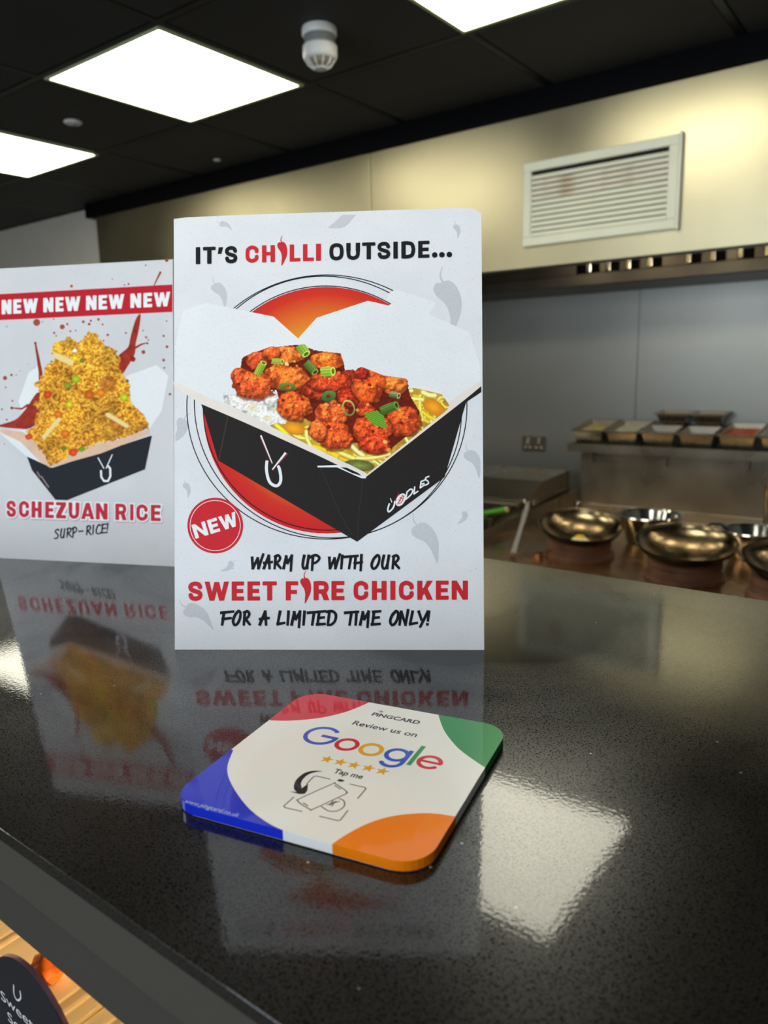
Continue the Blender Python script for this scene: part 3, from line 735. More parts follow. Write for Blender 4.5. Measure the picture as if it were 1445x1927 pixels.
obj('plinth', cb((-4.5, .20, -1.50), (1.6, .70, -1.40)), M['black'], ct)
obj('front_glass', cb((-4.5, .1560, -.62), (1.6, .1600, -.2852)), M['glass'], ct)
obj('heat_lamp', cb((-1.6, .45, -.272), (.9, .49, -.258)), mat('warm_heat_lamp', (255, 200, 120), .5, emit=(1.0, .72, .40, 1), estr=110.0), ct)
# food tubs under the lamp
def tubm():
    m = mat('amber_lit_clear_tub', (250, 222, 160), .18, trans=.0, var=.06, scale=30, coat=.6); return m
M['tub'] = tubm(); M['tubfood'] = mat('battered_orange_food', (226, 120, 44), .35, var=.3, scale=90, bump=.6, bscale=120)
M['tubrice'] = mat('pale_noodle_food', (206, 158, 104), .45, var=.18, scale=60, bump=.5, bscale=90)
def tub(label, u, fillm, lump):
    t = thing('food_tub', label, 'tub', (u, .166, ZC-.4045), group='takeaway tubs in the heated counter display')
    w, l, h = .098, .15, .058
    bm = bmesh.new(); k = .010
    def rr(x0, y0, x1, y1, r, z): return [bm.verts.new((p[0], p[1], z)) for p in rrect(x0, y0, x1, y1, r, 4)]
    R = [rr(k+.001, k+.001, w-k-.001, l-k-.001, .010, 0), rr(0, 0, w, l, .012, h-.004), rr(-.006, -.006, w+.006, l+.006, .014, h-.002), rr(-.006, -.006, w+.006, l+.006, .014, h),
         rr(.002, .002, w-.002, l-.002, .011, h), rr(k+.003, k+.003, w-k-.003, l-k-.003, .009, .003)]
    n = len(R[0])
    for a, b in zip(R, R[1:]):
        for i in range(n): bm.faces.new((a[i], a[(i+1) % n], b[(i+1) % n], b[i]))
    bm.faces.new(R[0][::-1]); bm.faces.new(R[-1]); obj('container', bm, M['tub'], t, smooth=True)
    bm = bmesh.new(); n = 14; g = []
    for j in range(n+1):
        g.append([bm.verts.new((.006 + (w-.012)*i/n, .006 + (l-.012)*j/n, h-.014 + (.006*math.sin(i*1.7+u*40)*math.cos(j*1.3) if 0 < i < n and 0 < j < n else 0))) for i in range(n+1)])
    for j in range(n):
        for i in range(n): bm.faces.new((g[j][i], g[j][i+1], g[j+1][i+1], g[j+1][i]))
    obj('contents', bm, fillm, t, smooth=True)
    bm = bmesh.new()
    for e in range(4):
        y = (.004, .012, w-.018, w-.008)[e]
        box(bm, (y, .002, h+.0005), (y+.004, l-.002, h+.0026), .0010, 1)
    box(bm, (-.004, -.004, h), (w+.004, l+.004, h+.0008))
    lid = obj('lid', bm, M['lid'], t)
    if lump is not None:
        bm = bmesh.new(); bmesh.ops.create_icosphere(bm, subdivisions=3, radius=.0095)
        for v in bm.verts: v.co *= 1 + .16*math.sin(v.co.x*520)*math.cos(v.co.y*470 + v.co.z*300)
        obj('chicken_ball', bm, mat('orange_crumb', (240, 112, 24), .3, var=.25, scale=160), t, (lump[0], lump[1], h+.009), smooth=True)
M['lid'] = mat('amber_film_lid', (250, 222, 172), .12, trans=.3, ior=1.1, var=.08, scale=40, coat=.5)
FILL = 0
for u, fm, lp, lab in ((-.565, M['tubrice'], None, 'takeaway tub furthest left in the heated display'),
                   (-.452, M['tubrice'], (.062, .016), 'takeaway tub with one orange battered piece on its lid, above the black label'),
                   (-.341, M['tubrice'], None, 'takeaway tub just right of the one with the orange piece'),
                   (-.230, M['tubrice'], None, 'takeaway tub furthest right, under the counter edge')):
    tub(lab, u, fm, lp)
# round label on the display glass
FL = Frame((-.3558, .1530, -.3435), (1, 0, 0), (0, 0, 1))
dl = thing('round_label', 'round black label with white handwriting on the display front', 'label', (-.3558, .1545, ZC-.3435), (PI/2, 0, 0))
obj('disc', prism(circ((0, 0), .0446, n=64), -.0013, .0015), mat('black_card', (18, 17, 24), .5, var=.05), dl)
obj('edge_ring', lathe([(.0446, -.0012), (.0452, -.0012), (.0452, .0012), (.0446, .0012)], 64), mat('plum_edge', (62, 40, 58), .4), dl)
FL = Frame((-.3558, .1545-.0016, -.3435), (1, 0, 0), (0, 0, 1))
chalk = mat('white_marker', (206, 204, 204), .5)
pp = []
pp += stroke(spline([FL.px(26, 1853), FL.px(27, 1872), FL.px(33, 1882), FL.px(39, 1878), FL.px(38, 1864)], 6), .0011)
printed('bowl_mark', pp, .0017, chalk, dl)
h1, h2 = Vector(FL.px(3, 1880)), Vector(FL.px(16, 1920))
T = [builtin('Sweet &', h1, h1 + Vector((.046, 0)), .0062, FL), builtin('Sour', h2, h2 + Vector((.026, 0)), .0062, FL)]
text_obj('handwriting', T, .0017, chalk, dl)

# ------------------------------------------------------------------ posters
ang = math.radians(33.77); lean = math.radians(12.5)
ex = Vector((math.cos(ang), math.sin(ang), 0)); bk = Vector((-math.sin(ang), math.cos(ang), 0))
ey = Vector((0, 0, 1))*math.cos(lean) + bk*math.sin(lean)
F1 = Frame((-.4922, .3604, -.2239), ex, ey)
FACE = {}
def board_thing(name, label, F, outline_px, matf, strut_w):
    t = bpy.data.objects.new(name, None); COL.objects.link(t); t.empty_display_size = .05
    t.matrix_world = F.matrix(); tag(t, label, 'poster')
    pts = [F.px(*q) for q in outline_px]
    bm = prism(pts, -.0050, -.0002); obj('foam_core', bm, M['board'], t)
    bm = union_mesh([pts], 0); me = bpy.data.meshes.new('printed_face'); bm.to_mesh(me); bm.free(); me.materials.append(matf); FACE[t] = link('printed_face', me, t)
    # easel strut behind
    th = math.asin(min(.9, 0.10/.20))
    w = strut_w; st = bmesh.new()
    L = .22; up = Vector((0, F.ey.z, -F.en.z)) # world up expressed in local y,n
    upl = Vector((0, F.ey.z, F.en.z)); 
    top = Vector((w, L, -.0055)); foot = top - upl*(top.y*F.ey.z + top.z*F.en.z) ; backl = Vector((0, F.ey.dot(bk), F.en.dot(bk)))
    foot = foot + backl*.055
    foot = foot - upl*(foot.dot(upl)) + upl*.0005
    a = Vector((.03, 0, 0)); q = [top-a*.6, top+a*.6, foot+a, foot-a]
    vs = [st.verts.new(p) for p in q]; vs2 = [st.verts.new(p + Vector((0, 0, -.002))) for p in q]
    st.faces.new(vs); st.faces.new(vs2[::-1])
    for i in range(4): st.faces.new((vs[i], vs2[i], vs2[(i+1) % 4], vs[(i+1) % 4]))
    obj('easel_strut', st, M['board'], t)
    return t
P1 = board_thing('poster_board', 'white poster board for sweet fire chicken, the nearer one', F1,
     [(329, 1222.5), (911, 1223), (906, 425), (905, 402), (893, 393), (868, 391), (560, 401), (440, 405), (352, 409), (327, 412)], M['paper'], .125)
def pr(name, polys, lvl, m, parent=P1, F=F1): return printed(name, mapf(F, polys), .00003*lvl, m, FACE[parent])
def chilli(cx, cy, h, rot=0, flip=1, stem=True, fat=.30):
    """body from shoulder to tip, h long, as polygon(s) around its middle"""
    c = [(-.10,-.5),(.08,-.52),(.24,-.40),(.33,-.15),(.30,.12),(.16,.36),(-.02,.60),(-.03,.40),(-.02,.18),(-.10,-.05),(-.27,-.22),(-.34,-.38),(-.24,-.50)]
    P = spline(c, 4, True); o = []
    f = lambda x, y: (cx + (x*flip*h*fat/.33*math.cos(rot) - y*h*math.sin(rot)), cy + (x*flip*h*fat/.33*math.sin(rot) + y*h*math.cos(rot)))
    o.append([f(*q) for q in P])
    if stem:
        s = [f(*q) for q in spline([(-.04, -.45), (-.10, -.58), (-.10, -.68), (-.02, -.82)], 5)]
        o += stroke(s, (h*.055, h*.02))
    return o
# faint grey chillies scattered over the paper
pol = []
GREY = [((415,555),46,-.35,1), ((845,575),90,-.15,1), ((860,435),24,-.1,1), ((805,1020),74,-.45,1), ((640,418),42,1.1,1), ((425,425),24,-1.0,1),
        ((352,922),26,-.15,1), ((375,1160),60,-.85,1), ((428,1067),26,1.0,1), ((870,975),26,.7,1), ((892,872),50,-.35,1), ((335,812),50,.6,1)]
for (c_, h_, r_, fl_) in GREY:
    pol = chilli(c_[0], c_[1], h_, r_, fl_, True, .27)
    pr('faint_chilli', [[(max(330, min(904, x)), max(404 if x > 440 else 412, y)) for x, y in p] for p in pol], 1, M['chilligrey'])

# red disc with orange heart
gc = F1.px(612, 760); gR = abs(F1.px(614+232, 772)[0] - F1.px(614, 772)[0])
M['disc'] = gradient('red_orange_ink', gc, [(0.0, (240, 190, 50)), (.55, (236, 160, 44)), (.74, (228, 110, 38)), (.90, (212, 52, 36)), (1.0, (206, 40, 40))], gR)
pr('red_disc', [circ((614, 772), 232, n=96)], 2, M['disc'])
ring = []
ring += stroke(circ((615, 766), 263.5, 248.5, 120), 1.9, True)
ring += stroke(circ((617, 766), 253.5, 244, 120, rot=.5), 1.9, True)
ring += stroke(circ((615, 768), 233, 229.5, 120, rot=.3), 1.9, True)
pr('circle_outlines', ring, 3, M['ink'])
# takeaway box picture
FLAP = [(345,585),(388,570),(515,596),(561,637),(596,598),(692,566),(731,575),(738,571),(729,562.7),(731,553),(741,546),(750,546),(815,567),(819,571),(818,575),(808,590),(812,594),(883,625),(905,695),(905,727),(876,755),(687,893),(378,760),(328,724),(328,655)]
pr('box_flaps', [FLAP], 4, M['flap'])
BLK = [(378,758),(410.5,866.5),(672,1019.5),(836.5,898),(877,757),(905.5,738),(905.5,727),(880,742),(687,897)]
pr('black_box_sides', [BLK], 5, M['box'])
pr('box_inner_rim', [[(326,718),(360,733),(440,768),(540,818),(620,858),(684,888),(744,836),(800,790),(868,740),(905,716),(905,727),(876,751),(688,898),(660,887),(598,857),(486,806),(378,760),(328,728)]], 6, M['flapin'])
pr('box_folds', stroke([(602,878),(640,968),(664,1010)], .8) + stroke([(683,898),(676,960),(672,1018)], .8) + stroke([(429,782),(412,866)], 2.2), 6.4, M['boxl'])
pr('corner_flap', [[(597,876.5),(636,875.2),(687,896),(689,900),(680,900),(634,879.4),(598,879.5)]], 7.5, M['inkwhite'])
pr('corner_flap_slot', [[(640,879),(652,880),(674,890),(681,896),(662,890)]], 8, M['ink'])
# printed food photograph
def ell(X, Y, cx, cy, rx, ry, rot=0, w=0.0, sc=8, seed=1):
    dx, dy = X-cx, Y-cy; c, s = math.cos(rot), math.sin(rot); a = (dx*c + dy*s)/rx; b = (-dx*s + dy*c)/ry
    return np.sqrt(a*a + b*b) + (fbm(X, Y, sc, seed) - .5)*w
def soft(d, e=.06): return np.clip((1-d)/e, 0, 1)
def zc1(x, y): return (420 + x*.3045, 630 + y*.3045)
def paint1(X, Y):
    h, w = X.shape; img = np.zeros((h, w, 3)) + C3('f1ece8')
    k = .3045; base_dk = ell(X, Y, 610, 755, 10, 10)
    # rice
    rg_ = fbm(X, Y, 5, 3); rn = vnoise(X*1.0+Y*.4, Y, 3.2, 9)
    rice = np.clip(.74 + .42*(rn-.35) , 0, 1)[..., None]*C3('fffdf8'); 
    fade = np.clip((X+Y*.5-(420+325))/38, 0, 1)
    over(img, np.clip(fade, 0, 1)*(X < 575), rice)
    # noodles (right and bottom)
    rs = np.random.RandomState(5)
    nm = inpoly(X, Y, [(500, 790), (560, 780), (700, 760), (745, 745), (770, 728), (845, 745), (850, 770), (690, 895), (520, 815)])
    over(img, nm*1.0, C3('d0a236')*(.75+.4*fbm(X, Y, 7, 31))[..., None])
    cols = [C3(c) for c in ('f1d457', 'e9c33a', 'f6e08a', 'd9ae33', 'eccb4a', 'f4d969')]
    def noodle(x0, y0, x1, y1, bend, wd, col):
        t = np.clip(((X-x0)*(x1-x0) + (Y-y0)*(y1-y0))/((x1-x0)**2 + (y1-y0)**2 + 1e-6), 0, 1)
        L = math.hypot(x1-x0, y1-y0); nx, ny = -(y1-y0)/L, (x1-x0)/L; o = bend*np.sin(t*PI)
        d = np.hypot(X-(x0+(x1-x0)*t+nx*o), Y-(y0+(y1-y0)*t+ny*o))
        sh = .72 + .5*np.clip(1-(d/wd)**2, 0, 1)
        over(img, np.clip((wd-d)/.8, 0, 1), col*sh[..., None])
    for i in range(85):
        q = rs.rand()
        if q < .45: x = rs.uniform(735, 842); y = 742 + rs.uniform(0, 55)
        else:
            x = rs.uniform(515, 745); y = 792 + (x-515)*.42 + rs.uniform(-16, 14)
        if not (y < 893-(x-690)*.72 or x < 690): continue
        a = rs.uniform(-.6, 1.2) if q < .45 else rs.uniform(0, .8); L = rs.uniform(14, 34)
        noodle(x, y, x+L*math.cos(a), y+L*math.sin(a), rs.uniform(-5, 5), rs.uniform(2.2, 3.6), cols[rs.randint(6)]*rs.uniform(.86, 1.04))
    for cx, cy, rx, ry, r in ((552, 806, 24, 13, .2), (816, 766, 24, 15, .55)):
        d = ell(X, Y, cx, cy, rx, ry, r, .2, 9, 4); over(img, soft(d, .12), C3('ee9a22')*(1.15-.28*d)[..., None])
    noodle(520, 800, 560, 845, -3, 5, C3('f0cf2a')); noodle(583, 840, 640, 862, -4, 7, C3('e8bd1c')); noodle(612, 836, 684, 868, 3, 4.5, C3('f2d867'))
    noodle(655, 830, 684, 858, 2, 4.5, C3('f3e09a')); noodle(672, 862, 732, 854, 3, 4.5, C3('edd27a')); noodle(760, 815, 768, 832, 1, 3.5, C3('f0dc90'))
    noodle(640, 862, 700, 880, 2, 5, C3('d9b030')); noodle(576, 812, 584, 838, 2, 4, C3('f0dc7a')); noodle(790, 745, 795, 790, 2, 3.5, C3('f1d457')); noodle(755, 752, 795, 752, -2, 4, C3('f3df7c')); noodle(796, 738, 818, 744, 2, 5, C3('f5e48d'))
    noodle(795, 775, 822, 790, 2, 4, C3('eec32c')); noodle(745, 745, 775, 735, -2, 4, C3('f3df7c'))
    d = ell(X, Y, 676, 876, 31, 11.5, .10, .12, 12, 8); over(img, soft(d, .12), C3('77803a')*(1.25-.5*d + .25*(fbm(X, Y, 4, 77)-.5))[..., None])
    # rice clumps and grains in front
    for cx, cy, rx, ry in ((482, 770, 26, 20), (500, 785, 26, 16), (525, 778, 18, 10), (455, 757, 26, 16), (508, 752, 14, 8), (530, 790, 12, 8)):
        d = ell(X, Y, cx, cy, rx, ry, .4, .5, 6, 21); over(img, soft(d, .15), C3('fcfaf6')*(.84+.24*rn)[..., None])
    for cx, cy, rx, ry in ((475, 768, 13, 7), (503, 788, 12, 6), (516, 770, 8, 5)):
        d = ell(X, Y, cx, cy, rx, ry, .2, .3, 6, 22); over(img, soft(d, .5)*.5, C3('ecd48c'))
    heap = inpoly(X, Y, [(455,672),(500,655),(560,648),(600,660),(645,665),(650,700),(690,700),(765,715),(772,745),(790,775),(785,805),(735,845),(650,830),(560,780),(530,765),(520,735),(480,735),(450,710)])
    over(img, heap*1.0, C3('6e1c0a')*(.7+.6*fbm(X, Y, 6, 19))[..., None])
    # chicken pieces back to front (zoom coordinates)
    ch = [(400,125,112,56,0,'c85a20'),(205,158,72,56,-.1,'b03818'),(300,115,60,45,0,'b84018'),(790,275,70,60,0,'7e2410'),(600,330,150,75,0,'8e2410'),(640,160,108,60,.05,'cc5418'),
          (655,290,140,68,-.05,'a83014'),(1055,308,92,62,.15,'c25420'),(385,262,140,82,.1,'c8521a'),(100,255,62,50,0,'a83a18'),(185,310,130,88,.15,'b8421a'),
          (770,392,80,62,.6,'92200e'),(900,320,105,118,.35,'c04214'),(855,235,48,36,0,'8e1c12'),(880,460,60,50,0,'982a12'),(440,440,112,92,.1,'bc4416'),(1108,535,112,100,.1,'b83e16'),
          (665,500,110,92,.1,'c24a1c'),(690,620,118,92,.2,'bc3e16'),(590,590,62,70,0,'c04a1c'),(925,590,118,105,.2,'bc3a14'),(940,680,105,58,0,'a82a12')]
    lump = fbm(X, Y, 10, 41, 3); fine = vnoise(X, Y, 2.4, 50); fine2 = vnoise(X+50, Y+9, 1.7, 61)
    gx = fbm(X+1.4, Y+1.6, 9, 41, 3); l2 = fbm(X-1.0, Y-1.2, 9, 41, 3)
    for n_, (cx, cy, rx, ry, r, col) in enumerate(ch):
        cx, cy = zc1(cx, cy); rx *= k; ry *= k
        d = ell(X, Y, cx, cy, rx, ry, r, .40, 14, 60+n_)
        shade = .62 + .75*np.sqrt(np.clip(1-d*d*.9, 0, 1)) - .22*np.clip((Y-cy)/ry, -1, 1) - .06*(X-cx)/rx
        bumpy = 1 + 1.5*(gx-l2) + .45*(lump-.5) + .28*(fine-.5)
        c = (C3(col)*np.array([1.02, 1.12, 1.15]) + .015)*(shade*bumpy)[..., None]
        hi = np.clip((gx-.56)*5, 0, 1)*np.clip(1.0-d, 0, 1)
        c = c*(1-.55*hi[..., None]) + C3('f58a2c')*.55*hi[..., None]*shade[..., None]
        dk = np.clip((.40-l2)*7, 0, 1)*.55
        c = c*(1-dk[..., None]) + C3('6e1608')*dk[..., None]
        sp_ = np.clip((fine2-.88)*12, 0, 1)*np.clip(shade-.8, 0, 1)*1.3
        c = c + sp_[..., None]*np.array([.9, .75, .6])
        sel = soft(d, .07); over(img, np.clip((1.10-ell(X, Y, cx+.6, cy+1.4, rx, ry, r, .40, 14, 60+n_))/.10, 0, 1)*.55, C3('4a1206')); over(img, sel, c)
    # seeds / chilli flakes
    for (cx, cy, r, col) in ((392,180,17,'f7dc90'),(302,210,15,'f3b040'),(440,165,10,'f5b84a'),(455,192,10,'f08a2a'),(415,228,12,'f2a040'),(195,268,13,'f0a52c'),(232,272,15,'ee8c24'),
                             (715,235,14,'e8772a'),(455,438,12,'f6b860'),(636,430,15,'f4b054'),(629,490,12,'f7b050'),(652,568,16,'8e1208'),(905,310,14,'96180c'),(925,597,14,'7e0e06'),(1000,662,17,'f6c26a'),
                             (1022,712,18,'f29a34'),(1100,545,14,'8e1a0a'),(830,466,14,'eca040'),(714,436,10,'f0b058'),(893,432,12,'f0a24a'),(1090,466,14,'eca24a'),(95,305,13,'7a1a0c'),(370,405,14,'7e1c0c'),(490,400,13,'7e1c0c'),(656,272,9,'f2b870')):
        x_, y_ = zc1(cx, cy); over(img, soft(ell(X, Y, x_, y_, r*k, r*k*.8, .4, .3, 3, 3), .3), C3(col))
    # spring onion pieces
    def piece(cx, cy, L, w_, rot, c0, c1):
        x_, y_ = zc1(cx, cy); dx, dy = X-x_, Y-y_; c, s = math.cos(rot), math.sin(rot); a = (dx*c+dy*s)/(L*k/2); b = (-dx*s+dy*c)/(w_*k/2)
        m_ = (np.abs(a) < 1) & (np.abs(b) < 1-.12*a*a); g = (.5+.5*b)[..., None]
        over(img, (m_*1.0), (C3(c0)*g + C3(c1)*(1-g))*(1+.12*(np.sin(b*11))[..., None]))
        e = ell(X, Y, x_+c*L*k/2, y_+s*L*k/2, w_*k*.28, w_*k*.5, rot); over(img, soft(e, .2), C3(c1)*1.15); over(img, soft(e*1.6, .2), C3(c0)*.7)
    piece(492,90,72,62,.95,'6f9a2c','b6cf5a'); piece(228,212,86,46,-1.05,'6e9a2a','b4cc50'); piece(332,165,66,36,.05,'7fa838','b9cf52'); piece(540,200,84,52,.85,'41641c','7f9a48')
    piece(640,228,78,62,-.05,'7fae1e','c2d85a'); piece(1022,455,104,56,-.38,'2f5e18','6c9440'); piece(1055,372,60,40,.2,'3c5420','b8b880')
    x_ = [zc1(*q) for q in ((866,484),(950,468),(990,500),(1016,578),(938,562),(900,530))]; mm = inpoly(X, Y, x_)
    st_ = np.sin((X*.5 - Y*1.0)*1.6)*.5+.5; over(img, mm*1.0, C3('3f8018')*(1-st_[..., None]) + C3('8fc03e')*st_[..., None])
    def ringp(cx, cy, rx, ry, rot, col, wd=.30):
        x_, y_ = zc1(cx, cy); d = ell(X, Y, x_, y_, rx*k, ry*k, rot, .05, 8, 5); over(img, np.clip((wd-np.abs(d-1+wd))/.1, 0, 1), C3(col)*(1.15-.3*np.clip((Y-y_)/(ry*k), -1, 1))[..., None])
    ringp(395,322,56,28,.1,'4c6e2c'); ringp(775,452,40,54,-.35,'86a052',.15); ringp(652,380,48,36,-.3,'3f6a2c',.36)
    # outline of the heap: food region inside the box
    al = inpoly(X, Y, [(433, 700), (440, 690), (462, 668), (480, 656), (520, 650), (560, 643), (578, 645), (590, 658), (640, 660), (650, 690), (682, 690), (722, 706), (765, 712), (775, 728), (800, 726), (828, 736), (846, 762), (842, 772), (772, 828), (691, 893), (684, 888), (620, 857), (540, 818), (460, 778), (420, 757), (420, 742), (434, 720)])
    al |= False
    # let the white paper of the box show around the pieces at the top
    top = heap.copy()
    for n_, (cx, cy, rx, ry, r, col) in enumerate(ch):
        cx, cy = zc1(cx, cy); top |= ell(X, Y, cx, cy, rx*k, ry*k, r, .40, 14, 60+n_) < 1
    for cx, cy, rr_ in ((492, 90, 38), (228, 212, 45), (540, 200, 40)):
        x_, y_ = zc1(cx, cy); top |= np.hypot(X-x_, Y-y_) < rr_*k*.9
    low = (Y > 742 - (X-420)*.0) & (X < 560) | inpoly(X, Y, [(500, 740), (745, 748), (752, 736), (800, 724), (828, 736), (846, 762), (842, 772), (691, 893), (500, 800)])
    return img, al & (top | low)
picture('food_picture', F1, 418, 640, 852, 896, 1.0, paint1, .00003*7, M['pict'], FACE[P1])
# bowl and chopsticks mark
def z7(x, y): return (340 + x*.1938, 800 + y*.1938)
mk = stroke(spline([z7(*q) for q in ((838,345),(833,430),(850,520),(880,570),(930,590),(965,560),(972,500),(960,430),(948,400))], 5), 5.6)
mk += stroke([z7(778, 100), z7(888, 372)], (3.2, 2.2)) + stroke([z7(1020, 268), z7(890, 432)], (4.2, 2.2))
pr('bowl_mark', mk, 8, M['inkwhite'])
pr('chopstick_shading', stroke([z7(771, 112), z7(884, 378)], (1.6, 1.2)) + stroke([z7(1042, 276), z7(893, 442)], (1.8, 1.4)), 8.6, M['chopred'])
# wordmark on the right side of the box
def z8(x, y): return (600 + x*.2076, 860 + y*.2076)
wm = stroke(spline([z8(*q) for q in ((640,420),(625,470),(632,496),(655,482),(678,450),(690,398))], 4), 3.0)
wm += [circ(z8(742, 388), 13.2, 8.0, 32, rot=-1.05)]
for s in ([(798,318),(786,386)], [(800,316),(830,292),(850,300),(842,330),(810,366),(782,386)], [(868,270),(862,336),(898,310)], [(926,222),(918,280),(958,252)], [(926,222),(966,206)], [(922,250),(954,238)],
          [(998,176),(972,186),(966,204),(986,218),(992,240),(962,256)]):
    q = [z8(*a) for a in s]; wm += stroke(spline(q, 4) if len(q) > 3 else q, 2.6, ext=.6)
wm += stroke([z8(648,374), z8(662,412)], 1.6)
pr('wordmark', wm, 8, M['inkwhite'])
rdm = []
for s in ([(712,430),(730,400),(762,345)], [(722,385),(742,400)], [(735,365),(765,385)], [(750,350),(775,360)], [(718,410),(735,425)], [(740,420),(760,390),(772,350)], [(730,375),(750,365)]): rdm += stroke([z8(*a) for a in s], 1.5)
rdm += stroke([z8(724,328), z8(690,400)], 1.3)
pr('wordmark_character', rdm, 9, M['red'])
# headline
def sl(x): return 0
hl = []
SLP = -.0278; BASE = 497.4 - .0278*(400-372)
for ch_, a, b in (('I',368.5,376.8),('T',382,405.9),('S',422.7,447.2),('O',619.4,646.9),('U',651.4,677.5),('T',681.4,706.2),('S',709.5,735),('I',740,748.4),('D',755,781.6),('E',786.6,808)):
    pr('letter', heavy_px(ch_, a, b, BASE, 32.2, SLP, .258, .205), 9, M['ink'])
pr('apostrophe', [[(411.5,465.5),(420,465.3),(416.5,478),(409.8,478.2)]], 9, M['ink'])
for a in ((817.8,480),(831.4,479.6),(845.4,479.2)): pr('full_stop', [circ(a, 5.3, n=20)], 9, M['ink'])
hr = []
for ch_, a, b in (('C',461.7,487.3),('H',493,517.3),('L',545,565.4),('L',570,590.6),('I',594.5,604)): pr('letter', heavy_px(ch_, a, b, BASE, 32.2, SLP, .258, .205), 9, M['red'])
pr('chilli_letter', chilli(531, 476.5, 40, .02, 1, True, .235), 9, M['red'])
# product line
pl_ = []
for ch_, a, b in (('S',353.6,381.7),('W',385,430.7),('E',436,459.2),('E',465.6,489.2),('T',494,520.8),('F',537.7,561),('R',590,619.5),('E',623.5,648),('C',664.8,693.8),('H',699.6,727.3),('I',734.3,743.9),('C',750,779.2),('K',785,814.4),('E',820,844),('N',849.7,880.2)):
    pr('letter', heavy_px(ch_, a, b, 1130.4, 36, -.004, .265, .215), 9, M['red'])
pr('chilli_letter', chilli(575, 1110, 43, .02, 1, True, .235), 9, M['red'])
HK = 0
for ch_, a, b in (('W',471.8,498),('A',493.7,514),('R',513,531),('M',531,552),('U',567,584),('P',581,603.5),('W',617,642),('I',638,648),('T',645,676),('H',664,685),('O',696.5,716),('U',716.5,735),('R',735,753.5)):
    HK += 1; pr('handwritten_letter', hand(ch_, a, b, 1072.5, 30), 9 + .4*(HK % 3), M['ink'])
for ch_, a, b in (('F',413,442),('O',436,455),('R',455,473),('A',486,508),('L',519,538),('I',537,547),('M',546,567.5),('I',567,577),('T',576,606),('E',593,615),('D',612,634.5),
                  ('T',646,677),('I',665,675),('M',675,696.5),('E',696,718.5),('O',731.5,751.5),('N',749,770.5),('L',768,787.5),('Y',784,808),('!',800,810)):
    HK += 1; pr('handwritten_letter', hand(ch_, a, b, 1178.5, 31), 9 + .4*(HK % 3), M['ink'])
# NEW badge
pr('badge', [circ((405, 989), 52.3, n=72)], 9, M['red'])
pr('badge_ring', stroke(circ((405, 989), 47.2, n=72), 1.1, True), 10, M['inkwhite'])
nw = []; ca, sa = math.cos(-.30), math.sin(-.30)
for ch_, a, b in (('N',-40,-14),('E',-10,9),('W',12,46)):
    nw = []
    for p in heavy(ch_, (b-a)/27, .26, .22): nw.append([(405 + (a+x*27-2.5)*ca - (13-y*27)*sa, 989 + (a+x*27-2.5)*sa + (13-y*27)*ca) for x, y in p])
    pr('letter', nw, 10.5, M['inkwhite'])

# ---- second poster
ang = math.radians(22.64); lean = math.radians(9.0)
ex = Vector((math.cos(ang), math.sin(ang), 0)); bk = Vector((-math.sin(ang), math.cos(ang), 0))
ey = Vector((0, 0, 1))*math.cos(lean) + bk*math.sin(lean)
F2 = Frame((-.9335, .4366, -.2239), ex, ey)
P2 = board_thing('poster_board', 'white poster board for schezuan rice, the farther one at the left', F2, [(-9, 1050), (329, 1066), (325, 488), (-9, 506)], M['paper2'], .125)
def p2(name, polys, lvl, m): return pr(name, polys, lvl, m, P2, F2)
def y3(x, y): return (x*.3167, 470 + y*.3167)
p2('red_banner', [[(-9, 554), (324.5, 535.3), (324.5, 587), (-9, 603)]], 2, M['red2'])
bn = []
for ch_, a, b in (('N',3.2,21.7),('E',25,40.4),('W',43.4,71.3),('N',81.5,100.5),('E',104.6,119.8),('W',122.6,151.4),('N',162,181.6),('E',185.5,201.7),('W',204.4,234),('N',245.5,265.6),('E',270,286.4),('W',289.6,320.4)):
    p2('letter', heavy_px(ch_, a, b, 572.2, 27, -.049, .26, .22), 3, M['inkwhite'])
# sauce splashes
sa_ = [[y3(*q) for q in spline([(0,1040),(90,1010),(150,950),(220,850),(250,880),(240,1000),(180,1060),(100,1062),(0,1052)], 4, True)],
       [y3(*q) for q in spline([(700,640),(760,580),(775,520),(800,430),(822,388),(836,388),(826,470),(806,560),(800,620),(760,690),(720,740)], 4, True)]]
sa_ += stroke([y3(*q) for q in ((210,552),(222,620),(240,720),(246,800))], (3, 9)) + stroke([y3(*q) for q in ((790,590),(840,562),(878,552))], (5, 1.5)) + stroke([y3(*q) for q in ((955,130),(915,212))], (4, 1.8)) + stroke([y3(*q) for q in ((70,940),(130,945),(170,920))], (2, 5))
sa_ += [circ(y3(210, 555), 2.6, n=12), circ(y3(70, 940), 2.8, n=12), circ(y3(876, 556), 2, n=12), circ(y3(790, 650), 5, n=14)]
smt = mat('sauce_ink', (158, 46, 30), .55, var=.3, scale=120, spec=.15)
for k, q in enumerate(sa_): p2('sauce_splash', [q], 2 + .2*(k % 4), smt)
dots = [(425,216,9),(218,432,21),(370,458,15),(400,442,7),(495,428,9),(540,422,7),(585,414,8),(530,442,9),(610,444,6),(418,484,6),(450,480,5),(322,494,7),(334,512,5),(640,506,8),(616,540,5),(748,494,6),(990,62,11),(866,92,5),(740,210,5),(764,204,6),(852,608,12),(992,576,9),(972,656,9),(972,512,7),(868,520,7),(1010,858,8),(976,702,6),(30,762,13),(68,744,8),(34,818,5),(12,948,6),(40,1010,6),(74,898,6),(168,680,3),(120,720,3),(96,744,4),(252,428,4),(320,412,5),(668,174,4),(26,1154,4),(882,536,5),(850,480,5),(206,705,4),(990,424,5),(40,456,4)]
p2('sauce_drops', [circ(y3(a, b), r*.3167, n=12) for a, b, r in dots], 1, mat('drop_ink', (166, 74, 54), .42, var=.3, scale=150, spec=.15))
